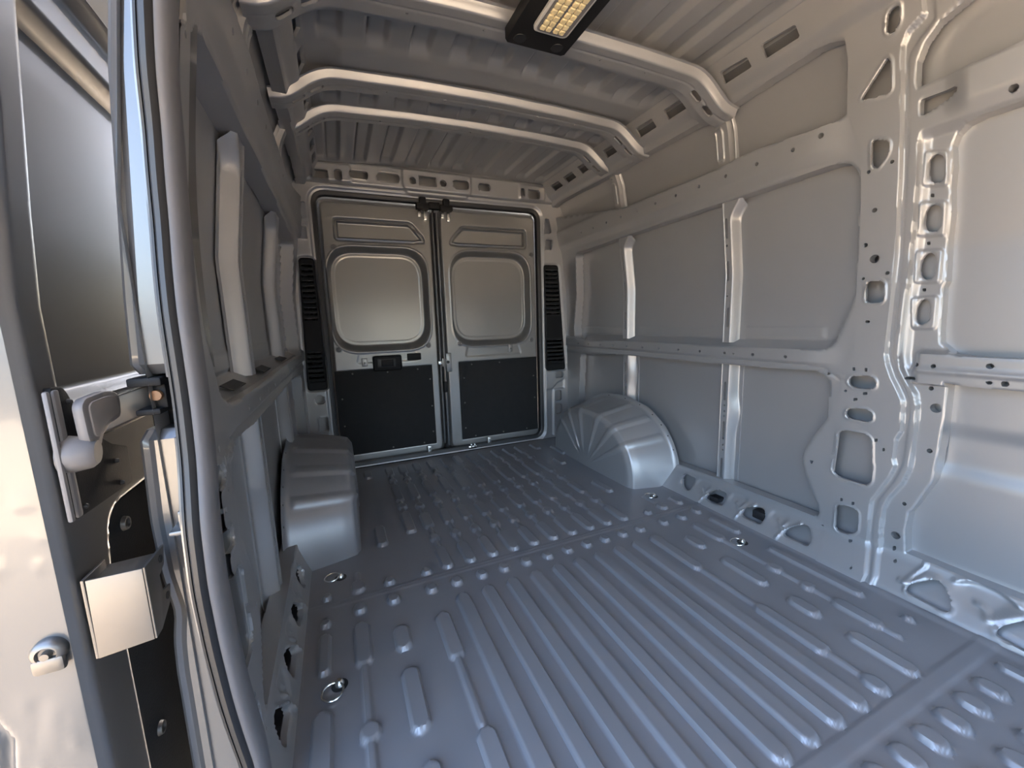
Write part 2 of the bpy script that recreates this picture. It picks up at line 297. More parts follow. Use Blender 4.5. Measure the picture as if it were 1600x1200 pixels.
'sillholes': [[[1.5481,0.0359],[1.5703,0.0731],[1.5538,0.0908],[1.4895,0.0856],[1.4844,0.0688],[1.481,0.0333],[1.496,0.0203],[1.5249,0.0186]],[[1.3896,0.0201],[1.3836,0.0425],[1.3493,0.0773],[1.3048,0.0809],[1.289,0.0639],[1.2863,0.026],[1.3054,0.0179],[1.3533,0.0128]],[[1.1955,0.0222],[1.189,0.0457],[1.1666,0.0687],[1.1154,0.0834],[1.0924,0.0566],[1.0931,0.0213],[1.1071,0.0156],[1.1742,0.0146]],[[1.0007,0.0251],[0.9929,0.0473],[0.9523,0.0825],[0.9241,0.0846],[0.8957,0.0422],[0.898,0.0211],[0.9104,0.0178],[0.9896,0.0156]]],
'sillholesF': [[[0.6089,0.029],[0.6035,0.0462],[0.5582,0.0856],[0.5317,0.0782],[0.503,0.0437],[0.502,0.0221],[0.515,0.0171],[0.602,0.023]],[[0.4082,0.0253],[0.4011,0.0459],[0.3665,0.08],[0.3485,0.0609],[0.3303,0.022],[0.3451,0.0146],[0.4013,0.0193]]],
'scoops': [[[1.4778,0.0709],[1.4602,0.1008],[1.4106,0.0983],[1.3936,0.086],[1.4155,0.0433]],[[1.2747,0.0633],[1.2738,0.0914],[1.2122,0.0988],[1.1915,0.0872],[1.2261,0.0426]],[[1.0788,0.0668],[1.0753,0.0932],[1.0176,0.0975],[1.0051,0.0854],[1.0319,0.041]],[[0.5067,0.0819],[0.5062,0.1093],[0.4411,0.1229],[0.3863,0.1032],[0.4246,0.0487],[0.479,0.0568]]],
'vridge': [[[1.4069,0.014],[1.3987,0.042],[1.3488,0.0815]],[[1.2071,0.0135],[1.197,0.048],[1.1522,0.0891]],[[1.0149,0.0134],[1.0037,0.0477],[0.9558,0.0905]],[[1.5606,0.0508],[1.5673,0.0804],[1.5553,0.0948]],[[1.4225,0.0677],[1.3997,0.0534],[1.3907,0.074]],[[1.2337,0.068],[1.2101,0.0538],[1.1977,0.0755]],[[1.0387,0.0699],[1.0156,0.0515],[1.0063,0.0715]]],
'vridgeF': [[[0.6305,0.0461],[0.6137,0.0448],[0.5777,0.084],[0.5537,0.0893]],[[0.424,0.047],[0.4017,0.066],[0.3603,0.0975]],[[0.6176,0.0487],[0.5908,0.1055],[0.5914,0.119]],[[0.4585,0.0679],[0.4419,0.0643],[0.4317,0.0455]],[[0.514,0.1008],[0.4791,0.1261],[0.4244,0.1204],[0.3851,0.0998]]]}

# ================================================================== SETTING
ZK = [-.1, 0, .11, 1.13, 1.5, 1.73, 1.95, 2.1]; XK = [1.60, 1.60, 1.69, 1.69, 1.64, 1.60, 1.50, 1.43]
def Xr(z):
    z = np.asarray(z); return (np.interp(z-.012, ZK, XK)+np.interp(z, ZK, XK)+np.interp(z+.012, ZK, XK))/3
def map_right(u, v, h): return (Xr(v)-h, u, v)
ZS = [-.1, .150, .207, .280, .35, .46, .564, .658, .751, .839, .959, 1.093, 1.217, 1.287, 1.357, 1.8]   # rear edge of the side door aperture
YS = [.79, .775, .757, .735, .717, .697, .687, .695, .722, .733, .735, .748, .741, .723, .714, .70]
MIR = 1.48                                     # left wall is the right wall's mirror image about x = .74
Y0 = -.55

# ---- ground
g = new_mesh('ground', [(-9, -9, -.56), (9, -9, -.56), (9, 9, -.56), (-9, 9, -.56)], [(0, 1, 2, 3)], CONC, smooth=False)
tag(g, 'sunlit pale concrete ground outside the van', None, None, 'structure')

# ---- floor
def wedge_cap(sh, x, y0, y1, hw, h=.0085, sl=.0066):
    h *= 1.6
    """a straight rib with rounded ends, pressed up out of the floor"""
    m = (np.abs(sh.u-x) < .06); i0, i1 = np.nonzero(m)[0][[0, -1]]
    U, V = sh.U[i0:i1+1], sh.V[i0:i1+1]
    a, b = min(y0, y1)+hw, max(y0, y1)-hw
    if b < a: a = b = (a+b)/2
    d = hw-np.hypot(U-x, V-np.clip(V, a, b)); sh.H[i0:i1+1] = np.maximum(sh.H[i0:i1+1], h*ss((d)/sl))
sh = Sheet(axis((-.20, 1.62, .0036)), axis((Y0, 0, .02), (0, 1.5, .0058), (1.5, 2.80, .0075)))
WR, NR = .0255, .0125
rx = [.320+.0949*i for i in range(10)]
for i, x in enumerate(rx):
    if i < 9: wedge_cap(sh, x, .436, 1.265, WR)
    for a, b, w in [(1.43, 1.597, WR), (1.58, 1.79, NR), (1.645, 1.712, WR*.95), (1.775, 1.94, WR), (1.92, 2.14, NR), (2.0, 2.064, WR*.95), (2.125, 2.363, WR), (2.35, 2.55, NR), (2.418, 2.478, WR*.95), (2.536, 2.717, WR)]:
        wedge_cap(sh, x, a, b, w, .0085 if w > .02 else .0065)
for x, segs in {1.174: [(1.0, 1.265, WR), (.77, 1.02, NR), (.569, .79, WR), (.49, .58, NR), (.436, .50, WR)],
                .235: [(.997, 1.2, WR), (.78, 1.01, NR), (.50, .785, WR), (.40, .51, NR), (1.769, 1.99, WR), (1.98, 2.14, NR), (2.03, 2.10, WR), (2.13, 2.38, WR), (2.36, 2.55, NR), (2.42, 2.48, WR), (2.54, 2.70, WR)],
                .102: [(1.094, 1.199, WR), (.831, 1.029, WR), (.52, .765, WR), (1.712, 1.90, WR), (2.56, 2.70, WR)],
                -.01: [(1.085, 1.268, WR), (.90, 1.1, NR), (.855, .912, WR), (.60, .87, NR), (1.427, 1.50, WR), (1.50, 1.56, NR)],
                -.114: [(1.099, 1.262, .019), (.70, .987, WR), (1.29, 1.33, .018), (1.43, 1.47, .018)],
                1.305: [(1.10, 1.20, WR), (.838, 1.02, WR), (.667, .767, WR), (.432, .597, WR), (1.717, 1.891, WR), (2.22, 2.35, WR), (2.58, 2.72, WR)],
                1.42: [(1.104, 1.266, WR), (.91, 1.12, NR), (.86, .92, WR), (.79, .87, NR), (.748, .80, WR), (.69, .76, NR), (.56, .70, WR), (.515, .57, NR), (1.43, 1.50, WR), (1.49, 1.60, NR), (2.4, 2.6, WR)],
                1.53: [(1.116, 1.271, .02), (.664, .991, .02), (.534, .568, .016), (1.437, 1.525, .02), (1.324, 1.379, .02), (.20, .372, .02)]}.items():
    for a, b, w in segs: wedge_cap(sh, x, a, b, w, .0085 if w > .015 else .0065)
for x in (-.01, .1, .232, .326, .423, .514, .608, .704, .797, .891, .984, 1.078, 1.175, 1.31, 1.423): wedge_cap(sh, x, 1.312, 1.366, .0225, .009)
for x in (.099, .236, 1.315): wedge_cap(sh, x, 1.424, 1.466, .0225, .009)
for x in [1.41-.0955*i for i in range(15)]:
    wedge_cap(sh, x, .308, .376, .025, .009); wedge_cap(sh, x, .12, .275, .025, .009)
yb = sh.V
sh.H += .0028*(ss((yb-1.388)/.006)-ss((yb-1.398)/.006)) + .0028*(ss((yb-1.404)/.006)-ss((yb-1.414)/.006))
sh.H += .003*(ss((yb-.388)/.008)-ss((yb-.428)/.008))
sh.H += .006*ss((sh.U-1.585)/.03) + .006*ss((-.165-sh.U)/.03)
fl = put('floor', sh.data(lambda u, v, h: (u, v, h)), FLOORP)
tag(fl, 'ribbed grey steel load floor of the van', None, None, 'structure')

# ---- outer skin + inner structure of the two side walls
def build_rails():
    sh = Sheet(axis((.80, 1.75, .006), (1.75, 2.86, .0075)), axis((0, .13, .0048), (.13, .68, .012), (.68, .84, .0058), (.84, 1.38, .012), (1.38, 1.62, .006), (1.62, 1.78, .012), (1.78, 1.95, .0055)))
    U, V = sh.U, sh.V
    sh.H += .014*ss((V-1.462)/.045)*(1-ss((V-1.60)/.03))*ss((U-.86)/.16)              # upper rail face stands proud
    sh.H += .012*ss((V-.738)/.012)*(1-ss((V-.80)/.02))*ss((U-.86)/.16)                # belt rail face
    sh.H += .004*(1-ss((V-.714)/.006))*ss((V-.69)/.01)
    sh.H += .022*ss((V-1.815)/.035)                                   # cant rail lip
    sh.H += -.012*(1-ss((V-.118)/.012))*0
    for P in DATA['scoops'][:3]: sh.emboss(P, -.006, .02, .015)
    for P in DATA['vridge']: sh.line(P, .007, .008)
    sh.ridge([(2.69, .735), (1.0, .735), (.93, .73), (.88, .70), (.875, .69), (.93, .731), (1.0, .736)], -.004, .006)
    sm = [(q[0]-.012, q[1]) for q in DATA['seam']]
    sh.keep([(4, 2.2), (.872, 2.2), (.870, 1.78)]+sm[1:]+[(.84, -.2), (4, -.2)])
    sh.cut(DATA['midopen'], .062, .006, .03); sh.cut(DATA['lowopen'], .05, .005, .02); sh.cut(DATA['upopen'], .045, .006, .02)
    for P in DATA['cantrects']: sh.cut(P, .012, 0, .006)
    for P in DATA['sillholes']: sh.cut([(y, z*.92+.013) for y, z in P], .014, .004, .012)
    for y, z, r in DATA['raildots']: sh.cut(circ(y, z, r), .03)
    for k in range(11): sh.cut(circ(1.0597+.1425*k, 1.5412, .0075), .03)
    for y in (2.6238, 2.4878, 2.345, 2.2048, 2.0624, 1.9198, 1.7829, 1.6396, 1.499, 1.3559, 1.2141, 1.0714): sh.cut(circ(y, .7652, .0072), .03)
    return sh.data(map_right)
def build_pillar():
    sh = Sheet(axis((Y0, .28, .03), (.28, .56, .007), (.56, .80, .0029), (.80, .92, .0038)), axis((0, .13, .0048), (.13, 1.5, .0046), (1.5, 1.95, .005)))
    U, V = sh.U, sh.V; z = V[0]
    li = lambda n: np.interp(z, [q[1] for q in DATA[n]][::-1], [q[0] for q in DATA[n]][::-1])
    L1, L2, L4, L5, L6, L7, L3 = [li(n)[None, :] for n in ('L1', 'L2', 'L4', 'L5', 'L6', 'L7', 'L3')]
    zz = z[None, :]
    up = zz > 1.44
    def step(L, h, w): return h*(1-ss((U-(L-w))/w))
    top = ss((zz-1.44)/.03)
    sh.H += step(L1, -.013, .0055)
    sh.H += .004*ss((L2-.002-U)/.006)
    low = 1-ss((zz-.74)/.03)
    midz = (1-low)*(1-top)
    sh.H += step(L4, -.016, .006)*(1-top)
    sh.H += step(L4-.006, -.010, .02)*midz
    # front rails between the openings: bring them forward again
    fr = ss((L7-.005-U)/.04) if False else ss((.64-U)/.05)
    belt = ss((zz-.70)/.008)*(1-ss((zz-.80)/.012))
    sh.H += .030*ss((.69-U)/.035)*belt*(zz > .69) + .010*ss((zz-.738)/.012)*(1-ss((zz-.80)/.02))*ss((.68-U)/.02)
    rail = ss((zz-1.46)/.05)*(1-ss((zz-1.60)/.03))
    sh.H += .016*rail*ss((.66-U)/.06)
    sh.H += .022*ss((zz-1.815)/.035)
    for P in DATA['pads']: sh.emboss(P, .006, .006, .01)
    for P in DATA['bigholes']: sh.ridge(fillet(P, .02), .0035, .011); sh.cut(P, .009, .005, .014)
    for P in DATA['ovals']: sh.cut(P, .008, .004, .006)
    sh.cut(DATA['fronttri'], .02, .004, .008)
    for y, z_, r in DATA['dots']: sh.cut(circ(y, z_, r), .03)
    for P in DATA['rects']: sh.cut(P, .03, 0, .001)
    for P in DATA['sillholesF']: sh.ridge(fillet(P, .015), .005, .011); sh.cut(P, .010, .005, .015)
    sh.emboss(DATA['scoops'][3], -.008, .03, .02)
    for P in DATA['vridgeF']: sh.line(P, .008, .010)
    l3 = [(q[0], q[1]) for q in DATA['L3'] if q[1] > 1.60]
    sh.cut(l3+[(.716, 1.585), (.56, 1.585), (.40, 1.59), (-.3, 1.59), (-.3, 1.80), (.45, 1.80), (.56, 1.775)], .03, .004)
    l7 = [(q[0]-.010, q[1]) for q in DATA['L7']]
    sh.cut([(-.3, 1.46), (.50, 1.46)]+l7+[(.628, .835), (.595, .803), (.55, .798), (-.3, .798)], .05, .005)
    l6 = [(q[0], q[1]) for q in DATA['L6'] if q[1] > .12]
    sh.cut([(-.3, .705), (.55, .712)]+l6+[(.645, .122), (.50, .118), (-.3, .118)], .05, .005)
    sm = [(q[0], q[1]) for q in DATA['seam']]
    sh.keep([(-2, 2.2), (.885, 2.2), (.885, 1.78)]+sm[1:]+[(.85, -.2), (-2, -.2)])
    sh.H += .003
    return sh.data(map_right)
def build_skin():
    sh = Sheet(axis((Y0, .3, .05), (.3, .8, .022), (.8, 1.1, .01), (1.1, 2.86, .022)), axis((0, .78, .012), (.78, .90, .005), (.90, 1.93, .012)))
    U, V = sh.U, sh.V
    sh.H += -.068 + .016*ss((V-1.55)/.1)*(1-ss((V-1.9)/.05))*0
    sh.H += .010*ss((V-.12)/.3)*(1-ss((V-.95)/.5))*0
    d_ = sdf_poly(DATA['midopen'], U, V, .4); m_ = (d_ > -.012) & (V < 1.02)
    sh.H += np.where(m_, .058*(1-np.clip(d_/.034, 0, 1)), 0)*(1-ss((V-.80)/.20))*(1-ss((U-2.58)/.06))
    for a, b in ((.975, 1.325), (1.43, 2.03), (2.14, 2.66)): sh.emboss(rect(a, .838, b, .885), .003, .007)
    sh.emboss(rect(-.6, .43, .70, .56), -.014, .05)                   # styling groove of the outer panel
    return sh.data(map_right)
def post(y_f0, y_ridge, y_skin, z0, z1, slots, wavy=0., flare=0.):
    sh = Sheet(axis((y_skin-.035, y_f0+.004, .0035)), axis((z0, z1, .0065)))
    z = sh.V; fl_ = flare*ss((z-(z1-.11))/.11)**1.5
    w = wavy*np.exp(-((z-(z0+.62*(z1-z0)))/.06)**2)
    yr, ys = y_ridge-fl_, y_skin-fl_*1.15-w
    t = np.clip((sh.U-ys)/np.maximum(yr-ys, .004), 0, 1)
    sh.H += -.064+.040*(.35*ss(t)+.65*t)+.0015*np.exp(-((sh.U-yr-.003)/.003)**2)
    sh.H += -.04*ss((sh.U-(y_f0-.003))/.005)+.003*np.exp(-((sh.U-y_f0+.006)/.003)**2)
    sh.keep([(y_skin-.02-flare*1.2, z0-1), (y_f0+.02, z0-1), (y_f0+.02, z1+1), (y_skin-.02-flare*1.2, z1+1)])
    for s in slots:
        y, za, zb = s; sh.cut(stad(y-.006, y+.006, za, zb) if zb-za > .014 else circ(y, (za+zb)/2, .0055), .02)
    return sh.data(map_right)
rails, pillar, skin = build_rails(), build_pillar(), build_skin()
P2U = post(1.402, 1.361, 1.340, .812, 1.46, [(1.384, 1.29, 1.378), (1.386, 1.254, 1.264), (1.386, 1.10, 1.19), (1.385, 1.026, 1.036), (1.377, .885, .978)], 0, .05)
P1U = post(2.146, 2.108, 2.074, .812, 1.455, [(2.130, 1.24, 1.372), (2.128, 1.05, 1.17), (2.126, .87, .98)], 0, .06)
P2L = post(1.399, 1.353, 1.330, .075, .715, [(1.373, .53, .622), (1.371, .501, .511), (1.371, .472, .482), (1.371, .447, .456), (1.370, .332, .425), (1.369, .30, .31), (1.369, .274, .283), (1.372, .12, .235)], .016)
P1L = post(2.139, 2.097, 2.056, .36, .712, [(2.119, .60, .66), (2.116, .52, .58), (2.112, .45, .5)], .014)
def upper_post(y0, y1):
    sh = Sheet(axis((y0-.022, y1+.012, .0032)), axis((1.575, 1.815, .006)))
    U, V = sh.U, sh.V
    sh.H += -.062+.03*ss((y1-U)/.01)*ss((U-y0)/.010)+.012*(ss((U-(y0-.012))/.004)-ss((U-(y0-.004))/.004))
    c = (y0+y1)/2+.014; sh.ridge(stad(c-.017, c+.017, 1.622, 1.75), .006, .006)
    sh.cut(circ(c, 1.775, .0055), .006)
    return sh.data(map_right)
UP2, UP1 = upper_post(1.345, 1.424), upper_post(2.09, 2.16)
for side, mir in (('right', None), ('left', MIR)):
    w = root('wall_'+side, (MIR-1.69 if mir else 1.69, 1.2, 0), kind='structure', label=('shaded' if mir else 'bright')+' grey steel side wall of posts and rails '+('beside the open sliding door' if mir else 'facing the open door'))
    inv = w.matrix_world.inverted()
    cutl = (lambda y, z: y > .79) if mir else (lambda y, z: y > -9)
    parts = []
    parts.append(put('outer_skin', skin, PAINT, None, cutl, mir))
    parts.append(put('cant_rail', rails, PAINT, None, lambda y, z: (z > 1.70), mir))
    parts.append(put('upper_rail', rails, PAINT, None, lambda y, z: (z <= 1.70) & (z > 1.40), mir))
    parts.append(put('belt_rail', rails, PAINT, None, lambda y, z: (z <= .85) & (z > .65), mir))
    parts.append(put('sill', rails, PAINT, None, lambda y, z: z <= .16, mir))
    parts.append(put('lower_frame', rails, PAINT, None, lambda y, z: (z <= .65) & (z > .16), mir))
    parts.append(put('window_frame', rails, PAINT, None, lambda y, z: (z <= 1.40) & (z > .85), mir))
    if mir:
        parts.append(put('pillar', pillar, PAINT, None, lambda y, z: y > np.maximum(.80, np.interp(z, ZS, YS)+.03), mir))
    else:
        parts.append(put('pillar', pillar, PAINT, None, lambda y, z: (y > .60) | ((z > .125) & (z < .69)), mir))
        parts.append(put('upper_rail', pillar, PAINT, None, lambda y, z: (y <= .60) & (z >= 1.40) & (z < 1.70), mir))
        parts.append(put('cant_rail', pillar, PAINT, None, lambda y, z: (y <= .60) & (z >= 1.70), mir))
        parts.append(put('belt_rail', pillar, PAINT, None, lambda y, z: (y <= .60) & (z >= .69) & (z < 1.40), mir))
        parts.append(put('sill', pillar, PAINT, None, lambda y, z: (y <= .60) & (z <= .125), mir))
    for d in (P1U, P2U, P1L, P2L, UP1, UP2): parts.append(put('wall_post', d, PAINT, None, None, mir))
    for p in parts:
        if p: adopt(p, w)
    if mir: wall_left = w
    else: wall_right = w

# ---- ceiling: corrugated roof skin, bows
def roof_z(x): return 1.935+.018*(1-((np.asarray(x)-.74)/.8)**2)-.022*np.clip((.74-x)/.8, 0, 1)
sh = Sheet(axis((-.06, 1.54, .0042)), axis((Y0, 2.82, .02)))
U, V = sh.U, sh.V
g_ = np.zeros(U.shape)
for k in range(-1, 10):
    a = .030+.1525*k
    if a < .0 or a > 1.45: continue
    g_ += ss((U-a)/.0055)*(1-np.clip((U-a-.060)/.016, 0, 1))+.8*np.exp(-((U-a-.002)/.0045)**2)
ends = ss((V-Y0)/.05)*(1-ss((V-1.62)/.03)) + ss((V-1.90)/.03)*(1-ss((V-2.06)/.02)) + ss((V-2.18)/.03)*(1-ss((V-2.72)/.04))
sh.H += -.020*g_*ends
sh.H += .010*(ss((V-1.655)/.02)-ss((V-1.80)/.03))*ss((U-.06)/.05)*(1-ss((U-1.43)/.05))
ce = root('ceiling', (.74, 1.2, 1.95), kind='structure', label='grey corrugated steel van roof seen from inside')
rs = put('roof_skin', sh.data(lambda u, v, h: (u, v, roof_z(u)-h)), PAINT); adopt(rs, ce)
def roof_bow(yf, width, zb, holes=True):
    """pressed hat section: front flank, flat underside with holes, bent down along both cant rails"""
    path = [(-.150, zb-.130), (-.085, zb-.125), (.005, zb-.048), (.06, zb-.026), (.40, zb-.008), (.74, zb), (1.10, zb-.002), (1.385, zb-.012), (1.43, zb-.030), (1.515, zb-.100), (1.560, zb-.118), (1.605, zb-.122)]
    P = []
    for a, b in zip(path, path[1:]):
        n = max(2, int((b[0]-a[0])/.02))
        for i in range(n): P.append((a[0]+(b[0]-a[0])*i/n, a[1]+(b[1]-a[1])*i/n))
    P.append(path[-1]); P = np.array(P)
    for _ in range(3): P[1:-1] = (P[:-2]+2*P[1:-1]+P[2:])/4
    s = np.r_[0, np.cumsum(np.hypot(*np.diff(P, axis=0).T))]
    T = np.gradient(P, axis=0); T /= np.linalg.norm(T, axis=1)[:, None]; N = np.stack([-T[:, 1], T[:, 0]], 1)   # up
    sh = Sheet(axis((0, s[-1], .006)), axis((0, width+.075, .0042)))
    V = sh.V; h = .028
    ln = lambda t: .5*ss(t)+.5*np.clip(t, 0, 1)
    sh.H += -h*(1-ln((V-.014)/.009))-h*ln((V-width-.02)/.010)
    sh.H += -.003*(ss((V-.06)/.004)-ss((V-.066)/.004))
    sm = s[-1]/2
    for k in range(-9, 10):
        d = sm+k*.075+(.02 if k % 2 else 0)
        if abs(k) < 9: sh.cut(circ(d, width-.012, .0035 if k % 3 else .005, 8), .004)
    for e in (s[-1]-.105, s[-1]-.185, .105, .185):
        P_ = stad(e-.028, e+.028, width*.80-.012, width*.80+.012); sh.ridge(P_, .004, .008); sh.cut(P_, .008, .003)
    def f(u, v, hh):
        x = np.interp(u, s, P[:, 0]); z = np.interp(u, s, P[:, 1]); nx = np.interp(u, s, N[:, 0]); nz = np.interp(u, s, N[:, 1])
        return (x-nx*hh, yf+v-.03+0*x, z-nz*hh)
    o = put('roof_bow', sh.data(f), PAINT); adopt(o, ce)
roof_bow(1.310, .095, 1.878); roof_bow(1.820, .085, 1.905); roof_bow(2.115, .08, 1.918); roof_bow(.42, .095, 1.878)

# ---- wall_rear: the frame around the two cargo doors
YR = 2.82
sh = Sheet(axis((-.24, 1.70, .0055)), axis((0, 1.95, .0062)))
ap = fillet([(-.072, .012), (1.472, .012), (1.472, 1.765), (-.072, 1.765)], .085, 8)
U, V = sh.U, sh.V
k = sdf_poly(ap, U, V, .12)
sh.H += .012*ss((-k-.012)/.012)                                         # rebate lip round the aperture
sh.H += .020*ss((V-1.80)/.012)*(1-ss((V-1.925)/.02))                    # header box
sh.emboss([(.50, 1.785), (.90, 1.785), (.93, 1.83), (.93, 1.93), (.47, 1.93), (.47, 1.83)], .012, .015, .02)
sh.emboss(rect(-.06, 1.815, .165, 1.915), .008, .012, .02); sh.emboss(rect(1.29, 1.815, 1.50, 1.915), .008, .012, .02)
for P in (rect(-.05, 1.822, .035, 1.868), stad(.07, .115, 1.818, 1.882), stad(.155, .265, 1.84, 1.889), stad(.315, .455, 1.838, 1.895), circ(.535, 1.86, .022), rect(.575, 1.837, .69, 1.893), circ(.735, 1.862, .022), stad(.80, .915, 1.838, 1.893), stad(.985, 1.075, 1.845, 1.893), stad(1.165-.0, 1.205, 1.822, 1.882) if False else stad(1.30, 1.335, 1.825, 1.888), fillet(rect(1.36, 1.825, 1.455, 1.885), .01)):
    sh.ridge(P, .004, .01); sh.cut(P, .03, .004)
for x in (.04, .14, .28, .30, .47, .50, .79, .93, .975, 1.09, 1.345): sh.cut(circ(x, 1.83, .004, 8), .005)
# right rear pillar
sh.emboss([(1.50, .40), (1.66, .40), (1.66, .47), (1.60, .45), (1.56, .41), (1.555, .02), (1.50, .02)], -.012, .015)
for P in (stad(1.575, 1.655, .485, .535), fillet(rect(1.578, .30, 1.632, .385), .015), fillet(rect(1.578, .19, 1.632, .275), .015), fillet([(1.505, 1.475), (1.56, 1.475), (1.575, 1.55), (1.515, 1.55)], .012), fillet([(1.50, 1.595), (1.545, 1.59), (1.565, 1.605), (1.545, 1.70), (1.51, 1.70)], .012)):
    sh.ridge(P, .003, .009); sh.cut(P, .025, .004)
sh.emboss(fillet([(1.492, 1.372), (1.628, 1.372), (1.688, .545), (1.497, .545)], .03), -.014, .010)
sh.emboss(fillet([(-.178, 1.372), (-.082, 1.372), (-.078, .545), (-.205, .545)], .03), -.014, .010)
for P in (stad(-.165, -.105, .46, .515), fillet(rect(-.155, .28, -.10, .375), .015), fillet([(-.16, 1.475), (-.11, 1.475), (-.11, 1.55), (-.15, 1.55)], .012), fillet([(-.14, 1.595), (-.105, 1.595), (-.105, 1.69), (-.13, 1.69)], .012), fillet(rect(-.16, .20, -.11, .25), .01)):
    sh.ridge(P, .003, .009); sh.cut(P, .025, .004)
sh.cut(ap, .05, .006)
wr = root('wall_rear', (.7, YR, 0), kind='structure', label='grey steel frame with slotted header around the cargo doors')
vf = sh.data(lambda u, v, h: (u, YR-h, v))
for n, sel in (('header', lambda x, z: z > 1.78), ('rear_pillar', lambda x, z: (z <= 1.78) & (x > .7)), ('rear_pillar', lambda x, z: (z <= 1.78) & (x <= .7))):
    adopt(put(n, vf, PAINT, None, sel), wr)
bk = MB().box((-.3, YR+.06, -.02), (-.085, YR+.075, 1.98)).box((1.485, YR+.06, -.02), (1.78, YR+.075, 1.98)).box((-.3, YR+.06, 1.772), (1.78, YR+.075, 1.98)).obj('outer_panel', PAINT); adopt(bk, wr)
sillm = MB().box((-.30, 2.74, -.08), (1.80, 3.02, -.006), .004).obj('door_sill', RUBBER); adopt(sillm, wr)  # black colour stands for the dark gap under the doors, widened against light leaks
# rubber seal round the aperture
def loop_frames(P, y):
    P = [np.array(p) for p in P]; F = []
    for i in range(len(P)):
        t = P[(i+1) % len(P)]-P[i-1]; t = t/np.linalg.norm(t); n = np.array([t[1], -t[0]])
        F.append(((P[i][0], y, P[i][1]), (n[0], 0, n[1]), (0, 1, 0)))
    return F
ap2 = fillet([(-.070, .014), (1.470, .014), (1.470, 1.763), (-.070, 1.763)], .085, 10)
seal = MB().sweep(loop_frames(ap2, YR+.012), [(-.020, -.004), (-.004, -.012), (.004, -.012), (.004, .034), (-.022, .034)], True).obj('door_seal', RUBBER)
tag(seal, 'black rubber seal framing both closed cargo doors', 'seal')

# ================================================================== CARGO DOORS
YD = 2.855
def screw(p, ax, r=.006, name='screw', parent=None, m=None):
    o = MB().lathe([(0, .004), (r*.6, .004), (r, .0015), (r, -.002)], p, ax, 10).obj(name, m or STEEL)
    adopt(o, parent); return o
def cargo_door(x0, x1, z0, z1, win_o, win_i, up_o, panel, label, left):
    d = root('cargo_door', ((x0+x1)/2, YD, 0), label=label, cat='door', kind='thing')
    sh = Sheet(axis((x0-.006, x1+.006, .0045)), axis((z0, z1, .0055)))
    U, V = sh.U, sh.V
    out = fillet([(x0, z0+.004), (x1, z0+.004), (x1, z1-.004), (x0, z1-.004)], .06, 8)
    k = sdf_poly(out, U, V, .1)
    sh.H += -.022*(1-ss(k/.022))
    # recessed window blank with a wide rounded flank, its raised lip
    a, b = sdf_poly(win_o, U, V, .3), sdf_poly(win_i, U, V, .3)
    t = np.clip(a/np.maximum(a-b, 1e-4), 0, 1)*(a > 0)
    sh.H += -.060*ss(t)+.004*ss(1-np.abs(a+.004)/.010)
    inner = b > 0; sh.H += np.where(inner, -.002*ss((b-.018)/.004), 0)
    a2 = sdf_poly(up_o, U, V, .3); sh.H += -.012*ss(a2/.010)+.005*ss((a2-.012)/.005)-.018*ss((a2-.022)/.008)
    sh.emboss(panel, -.006, .006)
    sh.keep(out)
    # bolt dimples
    hs = [(x0+.075, 1.44), (x0+.05, .80), (x1-.08, .80)] if left else [(x1-.045, 1.44), (x0+.11, .80), (x1-.06, .80)]
    for x, z in hs: sh.ridge(circ(x, z, .013), .004, .006); sh.emboss(circ(x, z, .009), -.006, .006)
    sh.emboss([(x0+.15, .70), (x1-.15, .70), (x1-.18, .80), (x0+.18, .80)], -.004, .02, .02)
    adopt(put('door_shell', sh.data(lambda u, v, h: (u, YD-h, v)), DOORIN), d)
    P3 = [(x, YD+.003, z) for x, z in panel]
    lp = MB().prism(P3, (0, -.008, 0), .002).obj('lower_panel', BOARD); lp['label'] = 'black textured lower trim panel'; adopt(lp, d)
    pw, ph = panel[1][0]-panel[0][0], panel[2][1]-panel[0][1]
    px0, pz0 = panel[0]
    pts = [(.17, .965), (.52, .955), (.84, .965), (.97, .83), (.975, .49), (.97, .16), (.86, .03), (.52, .03), (.05, .68), (.05, .36)] if left else [(.15, .965), (.50, .965), (.05, .80), (.045, .48), (.04, .15), (.16, .03), (.52, .03), (.95, .75), (.96, .45), (.84, .03)]
    for a_, b_ in pts: screw((px0+pw*a_, YD-.006, pz0+ph*b_), (0, -1, 0), .006, 'screw', lp if False else d)
    return d, hs
wi = lambda c, w, h, zc: None
def roundrect(x0, z0, x1, z1, r): return fillet(rect(x0, z0, x1, z1), r, 8)
dl, hl = cargo_door(-.045, .665, .012, 1.735,
    roundrect(-.022, .775, .612, 1.452, .165), roundrect(0., .818, .580, 1.418, .155),
    fillet([(.035, 1.478), (.525, 1.478), (.612, 1.486), (.605, 1.53), (.52, 1.625), (.035, 1.625)], .03, 5), rect(-.036, .082, .602, .656),
    'driver-side rear cargo door with black pull handle above its black panel', True)
dr, hr = cargo_door(.705, 1.455, .012, 1.735,
    roundrect(.772, .775, 1.395, 1.452, .165), roundrect(.795, .818, 1.370, 1.418, .155),
    fillet([(.770, 1.486), (.83, 1.478), (1.375, 1.478), (1.375, 1.625), (.87, 1.625), (.782, 1.53)], .03, 5), rect(.802, .079, 1.434, .662),
    'plain rear cargo door without handle, next to the louvred pillar', False)
dl['label'] = 'rear cargo door with the black pull handle above its black panel'
